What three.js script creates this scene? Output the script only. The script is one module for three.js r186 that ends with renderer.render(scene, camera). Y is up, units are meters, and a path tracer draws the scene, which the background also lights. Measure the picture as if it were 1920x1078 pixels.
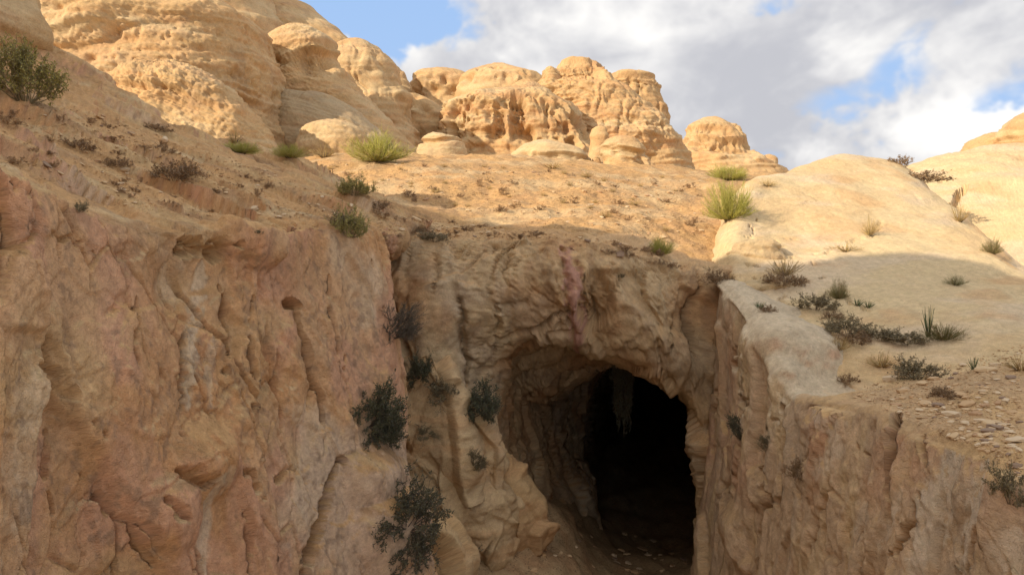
import * as THREE from 'three';

// ---------------------------------------------------------------- camera, sky, sun, exposure
const F = 1397, CX = 960, CY = 539, PITCH = -Math.atan(49 / F);
const scene = new THREE.Scene();
const camera = new THREE.PerspectiveCamera(2 * Math.atan(CY / F) * 180 / Math.PI, 1920 / 1078, 0.05, 2000);
camera.position.set(0, 0, 0); camera.rotation.x = PITCH;
const renderer = new THREE.WebGLRenderer({ antialias: true });
renderer.toneMapping = THREE.LinearToneMapping;
renderer.toneMappingExposure = 2.1;
renderer.shadowMap.enabled = true;
const SUN = new THREE.Vector3(-0.75, 0.43, 0.52).normalize();
const sun = new THREE.DirectionalLight(new THREE.Color(1, 0.88, 0.69), 2.7);
sun.target.position.set(0, 0, -30); sun.position.copy(SUN).multiplyScalar(150).add(sun.target.position);
sun.castShadow = true; sun.shadow.mapSize.set(4096, 4096); sun.shadow.bias = -0.0006;
Object.assign(sun.shadow.camera, { left: -70, right: 70, top: 70, bottom: -70, near: 1, far: 400 });
scene.add(sun, sun.target);

// ---------------------------------------------------------------- noise
function rng(seed) { let s = seed >>> 0; return () => { s = (s + 0x6D2B79F5) >>> 0; let t = Math.imul(s ^ (s >>> 15), 1 | s); t = (t + Math.imul(t ^ (t >>> 7), 61 | t)) ^ t; return ((t ^ (t >>> 14)) >>> 0) / 4294967296; }; }
const PERM = new Uint8Array(512); { const r = rng(7), p = [...Array(256).keys()]; for (let i = 255; i > 0; i--) { const j = Math.floor(r() * (i + 1)); [p[i], p[j]] = [p[j], p[i]]; } for (let i = 0; i < 512; i++) PERM[i] = p[i & 255]; }
const GX = [1, -1, 1, -1, 1, -1, 1, -1, 0, 0, 0, 0, 1, 0, -1, 0], GY = [1, 1, -1, -1, 0, 0, 0, 0, 1, -1, 1, -1, 1, -1, 1, -1], GZ = [0, 0, 0, 0, 1, 1, -1, -1, 1, 1, -1, -1, 0, 1, 0, -1];
function noise(x, y, z) {
  const xf = Math.floor(x), yf = Math.floor(y), zf = Math.floor(z), X = xf & 255, Y = yf & 255, Z = zf & 255;
  x -= xf; y -= yf; z -= zf;
  const u = x * x * x * (x * (x * 6 - 15) + 10), v = y * y * y * (y * (y * 6 - 15) + 10), w = z * z * z * (z * (z * 6 - 15) + 10);
  const A = PERM[X] + Y, AA = PERM[A] + Z, AB = PERM[A + 1] + Z, B = PERM[X + 1] + Y, BA = PERM[B] + Z, BB = PERM[B + 1] + Z;
  let h = PERM[AA] & 15; const a0 = GX[h] * x + GY[h] * y + GZ[h] * z;
  h = PERM[BA] & 15; const a1 = GX[h] * (x - 1) + GY[h] * y + GZ[h] * z;
  h = PERM[AB] & 15; const a2 = GX[h] * x + GY[h] * (y - 1) + GZ[h] * z;
  h = PERM[BB] & 15; const a3 = GX[h] * (x - 1) + GY[h] * (y - 1) + GZ[h] * z;
  h = PERM[AA + 1] & 15; const b0 = GX[h] * x + GY[h] * y + GZ[h] * (z - 1);
  h = PERM[BA + 1] & 15; const b1 = GX[h] * (x - 1) + GY[h] * y + GZ[h] * (z - 1);
  h = PERM[AB + 1] & 15; const b2 = GX[h] * x + GY[h] * (y - 1) + GZ[h] * (z - 1);
  h = PERM[BB + 1] & 15; const b3 = GX[h] * (x - 1) + GY[h] * (y - 1) + GZ[h] * (z - 1);
  const p = a0 + u * (a1 - a0), q = a2 + u * (a3 - a2), r = b0 + u * (b1 - b0), s = b2 + u * (b3 - b2), m = p + v * (q - p), n = r + v * (s - r);
  return m + w * (n - m);
}
function fbm(x, y, z, o = 4, g = 0.5) { let s = 0, a = 1; for (let i = 0; i < o; i++) { s += a * noise(x, y, z); x = x * 2.03 + 17.1; y = y * 2.03 + 5.7; z = z * 2.03 + 9.3; a *= g; } return s; }
function ridge(x, y, z, o = 4) { let s = 0, a = 0.5; for (let i = 0; i < o; i++) { s += a * (1 - Math.abs(noise(x, y, z)) * 2); x = x * 2.1 + 3.1; y = y * 2.1 + 7.7; z = z * 2.1 + 1.3; a *= 0.5; } return s; }
const ss = (a, b, x) => { const t = Math.min(1, Math.max(0, (x - a) / (b - a))); return t * t * (3 - 2 * t); };
const mixf = (a, b, t) => a + (b - a) * t;
const RT = Array.from({ length: 9 }, (_, k) => { const r = rng(100 + k), t = new Float64Array(256); for (let i = 0; i < 256; i++) t[i] = r(); return t; });
const [R1, R2, R3, R4, R5, R6, R7, R8] = RT;
// tilted, broken facets: every cell is a plane of its own, blended over a narrow seam
function facet(x, y, z, sharp = 14, step = 1.2) {
  const xi = Math.floor(x), yi = Math.floor(y), zi = Math.floor(z), fx = x - xi, fy = y - yi, fz = z - zi; let sw = 0, sv = 0;
  for (let i = -1; i <= 1; i++) { const pa = PERM[(xi + i) & 255]; for (let j = -1; j <= 1; j++) { const pb = PERM[pa + ((yi + j) & 255)]; for (let k = -1; k <= 1; k++) {
    const h = PERM[pb + ((zi + k) & 255)], dx = fx - i - R1[h], dy = fy - j - R2[h], dz = fz - k - R3[h], d = dx * dx + dy * dy + dz * dz;
    if (d > 1.7) continue;
    const w = Math.exp(-sharp * d); sw += w;
    sv += w * ((R4[h] - 0.5) * step + dx * (R5[h] - 0.5) + dy * (R6[h] - 0.5) + dz * (R7[h] - 0.5));
  } } }
  return sv / (sw + 1e-40);
}
// nearest cell point: [distance, cell number 0..1]
const WO = [0, 0];
function worley(x, y, z) {
  const xi = Math.floor(x), yi = Math.floor(y), zi = Math.floor(z), fx = x - xi, fy = y - yi, fz = z - zi; let best = 9, id = 0;
  for (let i = -1; i <= 1; i++) { const pa = PERM[(xi + i) & 255]; for (let j = -1; j <= 1; j++) { const pb = PERM[pa + ((yi + j) & 255)]; for (let k = -1; k <= 1; k++) {
    const h = PERM[pb + ((zi + k) & 255)], dx = fx - i - R1[h], dy = fy - j - R2[h], dz = fz - k - R3[h], d = dx * dx + dy * dy + dz * dz;
    if (d < best) { best = d; id = R8[h]; }
  } } }
  WO[0] = Math.sqrt(best); WO[1] = id; return WO;
}
// bulging lobes that meet in sharp grooves
function lobes(x, y, z) { return Math.max(noise(x, y, z), noise(x * 1.13 + 31, y * 0.9 + 7, z * 1.07 + 3), noise(x * 0.87 + 63, y * 1.1 + 17, z * 0.93 + 13)) - 0.22; }
function arete(x, y, z) { return Math.min(noise(x, y, z), noise(x * 1.13 + 31, y * 0.9 + 7, z * 1.07 + 3)) + 0.15; }
// spalled plates: crisp steps along the contours of a noise
const step = (v, t, w) => ss(t - w, t + w, v);
function spall(x, y, z, w = 0.025) { const a = noise(x, y, z), b = noise(x * 2.3 + 11, y * 2.3 + 4, z * 2.3 + 8); return step(a, -0.12, w) + 0.7 * step(a, 0.22, w) + 0.45 * step(b, 0.02, w * 1.6) - 0.9; }
// seams between cells
function seam(x, y, z, w = 0.07) {
  const xi = Math.floor(x), yi = Math.floor(y), zi = Math.floor(z), fx = x - xi, fy = y - yi, fz = z - zi; let a = 9, b = 9;
  for (let i = -1; i <= 1; i++) { const pa = PERM[(xi + i) & 255]; for (let j = -1; j <= 1; j++) { const pb = PERM[pa + ((yi + j) & 255)]; for (let k = -1; k <= 1; k++) {
    const h = PERM[pb + ((zi + k) & 255)], dx = fx - i - R1[h], dy = fy - j - R2[h], dz = fz - k - R3[h], d = dx * dx + dy * dy + dz * dz;
    if (d < a) { b = a; a = d; } else if (d < b) b = d;
  } } }
  return ss(w, 0, Math.sqrt(b) - Math.sqrt(a));
}
const pitsAt = (x, y, z, some) => { worley(x, y, z); return WO[1] < some ? ss(0.2 + 0.3 * WO[1] / some, 0.08, WO[0]) : 0; };

// ---------------------------------------------------------------- pixel <-> place
const V = (x, y, z) => new THREE.Vector3(x, y, z);
const cP = Math.cos(PITCH), sP = Math.sin(PITCH);
function dirOf(px, py) { const x = (px - CX) / F, y = (CY - py) / F; return V(x, y * cP + sP, y * sP - cP); }
function at(px, py, d) { const r = dirOf(px, py); return r.multiplyScalar(d / -r.z); }
function proj(p) { const y = p.y * cP + p.z * sP, z = -p.y * sP + p.z * cP; return [CX + F * p.x / -z, CY - F * y / -z]; }
const hOf = (py, d) => at(CX, py, d).y;

// ---------------------------------------------------------------- sky
{
  const W = 3072, H = 1536, data = new Float32Array(W * H * 4);
  const blob = (px, py, rx, ry, a) => { const r = dirOf(px, py), az = Math.atan2(r.x, -r.z), el = Math.atan2(r.y, Math.hypot(r.x, r.z)); return [az, el, rx / F, ry / F, a]; };
  const cover = [blob(640, 0, 200, 60, -0.95), blob(800, 25, 90, 45, -0.4), blob(722, 85, 50, 45, -0.65), blob(1435, 20, 80, 35, -0.6), blob(1560, 200, 95, 50, -0.55), blob(1490, 290, 130, 30, -0.25), blob(880, 75, 60, 30, -0.25), blob(1200, 15, 60, 25, -0.2), blob(1690, 95, 45, 50, -0.5), blob(1885, 190, 50, 28, -0.6), blob(850, 160, 60, 50, -0.12),
    blob(1080, 70, 260, 120, 0.5), blob(1330, 170, 200, 120, 0.5), blob(1700, 40, 230, 60, 0.35), blob(770, 115, 40, 45, 0.35), blob(1820, 255, 130, 55, 0.8), blob(1540, 297, 30, 20, 0.5), blob(640, 75, 70, 30, 0.35), blob(1480, 240, 120, 50, 0.2)];
  const bright = [blob(1810, 250, 120, 45, 0.85), blob(1540, 297, 30, 20, 0.5), blob(1860, 215, 80, 30, 0.5), blob(768, 112, 35, 45, 0.5), blob(955, 120, 35, 30, 0.35), blob(1090, 50, 130, 60, 0.3), blob(1230, 80, 60, 60, 0.3), blob(1390, 55, 60, 50, 0.3), blob(1640, 50, 110, 55, 0.35), blob(1010, 130, 40, 25, 0.2),
    blob(1330, 210, 190, 110, -0.2), blob(1500, 240, 90, 70, -0.25), blob(1460, 130, 110, 80, -0.25), blob(930, 130, 150, 40, -0.15)];
  const sum = (list, az, el) => { let s = 0; for (const [a, e, rx, ry, k] of list) { const x = (az - a) / rx, y = (el - e) / ry, q = x * x + y * y; if (q < 9) s += k * Math.exp(-q * 0.9); } return s; };
  for (let j = 0; j < H; j++) {
    const el = ((j + 0.5) / H - 0.5) * Math.PI;
    for (let i = 0; i < W; i++) {
      const o = (j * W + i) * 4; data[o + 3] = 1;
      if (el < -0.01) { data[o] = 0.42; data[o + 1] = 0.36; data[o + 2] = 0.3; continue; }
      const th = ((i + 0.5) / W - 0.5) * 2 * Math.PI, dx = Math.cos(th) * Math.cos(el), dz = Math.sin(th) * Math.cos(el), dy = Math.sin(el), az = Math.atan2(dx, -dz);
      const k = 1 / (dy + 0.32), qx = dx * k, qz = dz * k, inside = Math.abs(az) < 0.9 && el < 0.6;
      const ow = inside ? 4 : 2, wx = fbm(qx * 1.6, 3.1, qz * 1.6, ow), wz = fbm(qx * 1.6, 8.4, qz * 1.6, ow);
      const n1 = fbm(qx * 1.5 + wx * 0.5, dy * 2, qz * 1.5 + wz * 0.5, inside ? 5 : 3), n2 = fbm(dx * 7 + wx * 0.8, dy * 12 + wz * 0.6, dz * 7, inside ? 6 : 3, 0.55);
      const bl = inside ? Math.abs(noise(dx * 22, dy * 26, dz * 22)) + 0.5 * Math.abs(noise(dx * 47, dy * 55, dz * 47)) + 0.25 * Math.abs(noise(dx * 99, dy * 110, dz * 99)) + 0.13 * Math.abs(noise(dx * 190, dy * 210, dz * 190)) : 0.5;
      const ja = az + n2 * 0.022, je = el + wx * 0.012 + n2 * 0.010 + (bl - 0.45) * 0.02;
      let c = 0.62 + n1 * 0.6 + n2 * 0.22, b = 1.1 + n2 * 0.22 + wx * 0.3;  // clouds outside the view made brighter, to lift the light in the shade
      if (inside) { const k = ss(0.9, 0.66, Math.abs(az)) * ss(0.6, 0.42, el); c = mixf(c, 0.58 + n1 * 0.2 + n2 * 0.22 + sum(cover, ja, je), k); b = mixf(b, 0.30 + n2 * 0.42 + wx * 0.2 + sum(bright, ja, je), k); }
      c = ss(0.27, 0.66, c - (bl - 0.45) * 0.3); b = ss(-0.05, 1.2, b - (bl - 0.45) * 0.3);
      const up = Math.pow(Math.max(0, dy), 0.6);
      const sky = [mixf(0.25, 0.115, up), mixf(0.33, 0.22, up), mixf(0.45, 0.42, up)];
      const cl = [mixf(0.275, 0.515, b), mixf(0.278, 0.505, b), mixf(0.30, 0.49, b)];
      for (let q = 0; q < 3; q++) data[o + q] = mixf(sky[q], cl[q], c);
    }
  }
  const t = new THREE.DataTexture(data, W, H, THREE.RGBAFormat, THREE.FloatType);
  t.mapping = THREE.EquirectangularReflectionMapping; t.magFilter = t.minFilter = THREE.LinearFilter; t.needsUpdate = true;
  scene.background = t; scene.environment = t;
}

// ---------------------------------------------------------------- materials
function tile(n, fn, srgb) {   // periodic texture
  const data = new Uint8Array(n * n * 4);
  for (let j = 0; j < n; j++) for (let i = 0; i < n; i++) { const v = fn(i / n, j / n), o = (j * n + i) * 4; for (let k = 0; k < 3; k++) data[o + k] = Math.max(0, Math.min(255, v[k] * 255)); data[o + 3] = 255; }
  const t = new THREE.DataTexture(data, n, n, THREE.RGBAFormat); t.wrapS = t.wrapT = THREE.RepeatWrapping; t.magFilter = THREE.LinearFilter; t.minFilter = THREE.LinearMipmapLinearFilter; t.generateMipmaps = true;
  if (srgb) t.colorSpace = THREE.SRGBColorSpace; t.needsUpdate = true; return t;
}
function pnoise(u, v, n, seed) { // periodic value noise
  const x = u * n, y = v * n, xi = Math.floor(x), yi = Math.floor(y), fx = x - xi, fy = y - yi, sx = fx * fx * (3 - 2 * fx), sy = fy * fy * (3 - 2 * fy);
  const x1 = (xi + 1) % n, y1 = (yi + 1) % n, T = RT[seed % 9], g = (a, b) => T[PERM[PERM[(a + seed) & 255] + (b & 255)] ^ ((a >> 8) * 37 & 255)] * 2 - 1;
  return mixf(mixf(g(xi, yi), g(x1, yi), sx), mixf(g(xi, y1), g(x1, y1), sx), sy);
}
const pf = (u, v, n, o, s) => { let r = 0, a = 1; for (let i = 0; i < o; i++) { r += a * pnoise(u, v, n << i, s + i * 13); a *= 0.55; } return r; };
const grainBump = tile(1024, (u, v) => { const q = pf(u, v, 10, 5, 3), e = pf(u, v, 24, 4, 61), k = 0.35 + 0.10 * pf(u, v, 64, 4, 1) + 0.22 * ss(-0.05, 0.05, q) + 0.14 * ss(0.02, 0.12, e) - 0.2 * ss(0.75, 1.0, pf(u, v, 48, 2, 23)); return [k, k, k]; });
const grainColor = tile(1024, (u, v) => { const k = 0.91 + 0.03 * pf(u, v, 24, 4, 40) + 0.05 * pnoise(u, v, 250, 5) + 0.04 * pnoise(u, v, 130, 7); return [k, k * 0.995 + 0.004 * pf(u, v, 10, 3, 71), k * 0.985]; }, true);
const pebbleBump = tile(1024, (u, v) => { const k = 0.4 + 0.06 * pf(u, v, 30, 5, 11) + 0.2 * Math.max(0, pf(u, v, 90, 3, 90) - 0.3); return [k, k, k]; });
const pebbleColor = tile(1024, (u, v) => { const s = pf(u, v, 70, 3, 17), k = 0.87 + 0.05 * pf(u, v, 24, 5, 23) + (s > 0.75 ? 0.1 : s < -0.75 ? -0.2 : 0); return [k, k, k * 0.98]; }, true);
const rockMat = new THREE.MeshStandardMaterial({ vertexColors: true, roughness: 0.95, map: grainColor, bumpMap: grainBump, bumpScale: 0.022 });
const smoothRockMat = new THREE.MeshStandardMaterial({ vertexColors: true, roughness: 0.95, map: grainColor, bumpMap: grainBump, bumpScale: 0.014 });
const sandMat = new THREE.MeshStandardMaterial({ vertexColors: true, roughness: 1, map: pebbleColor, bumpMap: pebbleBump, bumpScale: 0.04 });
for (const m of [rockMat, smoothRockMat, sandMat]) m.specularIntensity = 0.3;

const C = (r, g, b) => [r, g, b];
const lerpC = (o, c, t) => { o[0] += (c[0] - o[0]) * t; o[1] += (c[1] - o[1]) * t; o[2] += (c[2] - o[2]) * t; };
const PALE = C(0.68, 0.50, 0.285), TAN = C(0.64, 0.42, 0.21), ORANGE = C(0.62, 0.33, 0.145), PINK = C(0.62, 0.34, 0.215), RUST = C(0.46, 0.23, 0.11), WHITE = C(0.70, 0.535, 0.36), SAND = C(0.62, 0.368, 0.17), EARTH = C(0.43, 0.26, 0.14), GREY = C(0.54, 0.43, 0.31), VARNISH = C(0.29, 0.19, 0.125);

// ---------------------------------------------------------------- surfaces
const solids = [];   // meshes that plants and stones are set down on
function cr(a, b, c, d, t) { return 0.5 * (2 * b + (c - a) * t + (2 * a - 5 * b + 4 * c - d) * t * t + (3 * b - a - 3 * c + d) * t * t * t); }
function spread(costs, n) { // n + 1 parameters over the spans in proportion to their cost
  const total = costs.reduce((a, b) => a + b, 0), out = []; let acc = 0, k = 0;
  for (let i = 0; i <= n; i++) { const want = total * i / n; while (k < costs.length - 1 && acc + costs[k] < want) acc += costs[k++]; out.push(Math.min(costs.length, k + (want - acc) / costs[k])); }
  return out;
}
const near = p => { if (p.z > -0.5) return false; const [x, y] = proj(p); return x > -90 && x < 2010 && y > -90 && y < 1170; };
function grid(ctrl, nu, nv, front) {   // a fine grid through a control net of points, coarser where it runs out of view
  const R = ctrl.length, Cn = ctrl[0].length, size = (a, b) => { const l = a.distanceTo(b) / Math.max(6, Math.min(a.length(), b.length())); if (a.z > -0.5 || b.z > -0.5) return l * 0.1; const p = proj(a), q = proj(b), s = Math.hypot(p[0] - q[0], p[1] - q[1]) / F; return (near(a) || near(b) ? Math.min(l, s + 0.12 * l) : 0.2 * Math.min(l, s + 0.1)); }, sized = (a, b) => size(a, b) * (front && a.z + b.z < 2 * front ? 0.3 : 1);
  const cu = [], cv = [];
  for (let c = 0; c < Cn - 1; c++) { let m = 0.01; for (let r = 0; r < R; r++) m = Math.max(m, sized(ctrl[r][c], ctrl[r][c + 1])); cu.push(m); }
  for (let r = 0; r < R - 1; r++) { let m = 0.01; for (let c = 0; c < Cn; c++) m = Math.max(m, sized(ctrl[r][c], ctrl[r + 1][c])); cv.push(m); }
  const us = spread(cu, nu), vs = spread(cv, nv), P = new Float32Array((nu + 1) * (nv + 1) * 3);
  const g = (r, c, k) => { // reflected past the ends
    if (r < 0) return 2 * g(0, c, k) - g(1, c, k); if (r >= R) return 2 * g(R - 1, c, k) - g(R - 2, c, k);
    if (c < 0) return 2 * g(r, 0, k) - g(r, 1, k); if (c >= Cn) return 2 * g(r, Cn - 1, k) - g(r, Cn - 2, k);
    return ctrl[r][c].getComponent(k);
  };
  for (let j = 0; j <= nv; j++) {
    const r = Math.min(R - 2, Math.floor(vs[j])), tv = vs[j] - r;
    for (let k = 0; k < 3; k++) {
      const line = []; for (let c = -1; c <= Cn; c++) line.push(cr(g(r - 1, c, k), g(r, c, k), g(r + 1, c, k), g(r + 2, c, k), tv));
      for (let i = 0; i <= nu; i++) { const c = Math.min(Cn - 2, Math.floor(us[i])), t = us[i] - c; P[(j * (nu + 1) + i) * 3 + k] = cr(line[c], line[c + 1], line[c + 2], line[c + 3], t); }
    }
  }
  return { P, nu, nv, P0: P.slice() };
}
function normals(G, flip) {
  const { P, nu, nv } = G, w = nu + 1, N = new Float32Array(P.length);
  for (let j = 0; j <= nv; j++) for (let i = 0; i <= nu; i++) {
    const i0 = G.closed ? (i + nu - 1) % nu : Math.max(0, i - 1), i1 = G.closed ? (i + 1) % nu : Math.min(nu, i + 1), j0 = Math.max(0, j - 1), j1 = Math.min(nv, j + 1);
    const a = (j * w + i0) * 3, b = (j * w + i1) * 3, c = (j0 * w + i) * 3, d = (j1 * w + i) * 3;
    const ux = P[b] - P[a], uy = P[b + 1] - P[a + 1], uz = P[b + 2] - P[a + 2], vx = P[d] - P[c], vy = P[d + 1] - P[c + 1], vz = P[d + 2] - P[c + 2];
    let x = uy * vz - uz * vy, y = uz * vx - ux * vz, z = ux * vy - uy * vx; const l = (Math.hypot(x, y, z) || 1) * (flip ? -1 : 1), o = (j * w + i) * 3;
    N[o] = x / l; N[o + 1] = y / l; N[o + 2] = z / l;
  }
  return N;
}
function push(G, flip, fn) { const N = G.N0 ??= normals(G, flip), { P } = G;   // always along the undisturbed normal, so that steps stay crisp
  for (let o = 0; o < P.length; o += 3) { const d = fn(P[o], P[o + 1], P[o + 2], N[o], N[o + 1], N[o + 2]); P[o] += N[o] * d; P[o + 1] += N[o + 1] * d; P[o + 2] += N[o + 2] * d; } }
function surfaceMesh(name, G, flip, color, mat, uvm = 0.8) {
  const { P, nu, nv } = G, w = nu + 1, uv = new Float32Array(w * (nv + 1) * 2), col = new Float32Array(P.length), idx = new Uint32Array(nu * nv * 6);
  const B = G.P0, im = Math.floor(nu / 2), jm = Math.floor(nv / 2), len = (a, b) => Math.hypot(B[a * 3] - B[b * 3], B[a * 3 + 1] - B[b * 3 + 1], B[a * 3 + 2] - B[b * 3 + 2]) / uvm;
  for (let j = 0; j <= nv; j++) { uv[(j * w + im) * 2] = 0; for (let i = im + 1; i <= nu; i++) uv[(j * w + i) * 2] = uv[(j * w + i - 1) * 2] + len(j * w + i, j * w + i - 1); for (let i = im - 1; i >= 0; i--) uv[(j * w + i) * 2] = uv[(j * w + i + 1) * 2] - len(j * w + i, j * w + i + 1); }
  for (let i = 0; i <= nu; i++) { uv[(jm * w + i) * 2 + 1] = 0; for (let j = jm + 1; j <= nv; j++) uv[(j * w + i) * 2 + 1] = uv[((j - 1) * w + i) * 2 + 1] + len(j * w + i, (j - 1) * w + i); for (let j = jm - 1; j >= 0; j--) uv[(j * w + i) * 2 + 1] = uv[((j + 1) * w + i) * 2 + 1] - len(j * w + i, (j + 1) * w + i); }
  if (G.flat) for (let o = 0; o < P.length / 3; o++) { uv[o * 2] = (B[o * 3] + 0.35 * B[o * 3 + 2]) / uvm; uv[o * 2 + 1] = (B[o * 3 + 1] + 0.35 * B[o * 3 + 2]) / uvm; }
  const N = normals(G, flip), c = [0, 0, 0];
  for (let j = 0; j <= nv; j++) for (let i = 0; i <= nu; i++) {
    const o = j * w + i;
    c[0] = c[1] = c[2] = 0; color(c, P[o * 3], P[o * 3 + 1], P[o * 3 + 2], N[o * 3], N[o * 3 + 1], N[o * 3 + 2]);
    for (let k = 0; k < 3; k++) col[o * 3 + k] = Math.max(0.01, Math.min(0.8, c[k]));
  }
  let q = 0; for (let j = 0; j < nv; j++) for (let i = 0; i < nu; i++) { const a = j * w + i, b = a + 1, d = a + w, e = d + 1; if (flip) { idx[q++] = a; idx[q++] = d; idx[q++] = b; idx[q++] = b; idx[q++] = d; idx[q++] = e; } else { idx[q++] = a; idx[q++] = b; idx[q++] = d; idx[q++] = b; idx[q++] = e; idx[q++] = d; } }
  const g = new THREE.BufferGeometry();
  g.setAttribute('position', new THREE.BufferAttribute(P, 3)); g.setAttribute('normal', new THREE.BufferAttribute(N, 3)); g.setAttribute('uv', new THREE.BufferAttribute(uv, 2)); g.setAttribute('color', new THREE.BufferAttribute(col, 3)); g.setIndex(new THREE.BufferAttribute(idx, 1));
  const m = new THREE.Mesh(g, mat); m.name = name; m.castShadow = m.receiveShadow = true; return m;
}
function structure(mesh, label, category) { mesh.userData = { kind: 'structure', label, category }; scene.add(mesh); solids.push(mesh); return mesh; }
// points of a net that lie under the given pixels, as a polyline on the rock
function onGrid(G, pts) {
  const { P } = G, n = P.length / 3;
  if (!G.px) { G.px = new Float32Array(n); G.py = new Float32Array(n); for (let i = 0; i < n; i++) { const X = P[i * 3], Y = P[i * 3 + 1], Z = P[i * 3 + 2], y = Y * cP + Z * sP, z = -Y * sP + Z * cP; if (z > -0.8) { G.px[i] = G.py[i] = 1e5; continue; } G.px[i] = CX + F * X / -z; G.py[i] = CY - F * y / -z; } }
  return pts.map(([px, py]) => { let best = 1e12, at = 0; for (let i = 0; i < n; i++) { const a = G.px[i] - px, b = G.py[i] - py, d = a * a + b * b; if (d < best) { best = d; at = i; } } return V(P[at * 3], P[at * 3 + 1], P[at * 3 + 2]); });
}
function lineTool(G, lines) { // lines: [pixels, width m, strength]
  return lines.map(([pts, w, a, rough = 0.5]) => { const fine = [pts[0]]; for (let i = 1; i < pts.length; i++) { const n = Math.ceil(Math.hypot(pts[i][0] - pts[i - 1][0], pts[i][1] - pts[i - 1][1]) / 24); for (let k = 1; k <= n; k++) fine.push([mixf(pts[i - 1][0], pts[i][0], k / n), mixf(pts[i - 1][1], pts[i][1], k / n)]); } const p = onGrid(G, fine), box = new THREE.Box3().setFromPoints(p).expandByScalar(w * 4 + 0.2); return { p, w, a, box, rough }; });
}
function lineDist(l, x, y, z) { // distance in widths, 9 when far
  const b = l.box; if (x < b.min.x || x > b.max.x || y < b.min.y || y > b.max.y || z < b.min.z || z > b.max.z) return 9;
  let best = 1e9; for (let i = 0; i < l.p.length - 1; i++) {
    const p = l.p[i], q = l.p[i + 1], ax = q.x - p.x, ay = q.y - p.y, az = q.z - p.z, t = Math.max(0, Math.min(1, ((x - p.x) * ax + (y - p.y) * ay + (z - p.z) * az) / (ax * ax + ay * ay + az * az + 1e-9)));
    const end = l.even ? 1 : 0.35 + 0.65 * Math.sin(Math.PI * Math.min(1, Math.max(0, (i + t) / (l.p.length - 1) * 0.94 + 0.03)));
    best = Math.min(best, Math.hypot(x - p.x - ax * t, y - p.y - ay * t, z - p.z - az * t) / end);
  }
  return best / l.w;
}
const crack = (ls, x, y, z) => { let d = 0; const jx = 0.13 * noise(x * 2.6, y * 2.6, z * 2.6) + 0.05 * noise(x * 9, y * 9, z * 9), jy = 0.13 * noise(x * 2.6 + 9, y * 2.6, z * 2.6 + 5) + 0.05 * noise(x * 9 + 3, y * 9, z * 9); for (const l of ls) { const k = lineDist(l, x + jx * l.rough * 2, y + jy * l.rough * 2, z + jx * l.rough); if (k < 0.8) d = Math.max(d, l.a * (1 - k / 0.8) ** 0.6); } return -d; };   // steep-sided
const swell = (ls, x, y, z) => { let d = 0; for (const l of ls) { const k = lineDist(l, x, y, z); if (k < 1) d = Math.max(d, l.a * (1 - k * k) ** 1.5); } return d; };

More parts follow.
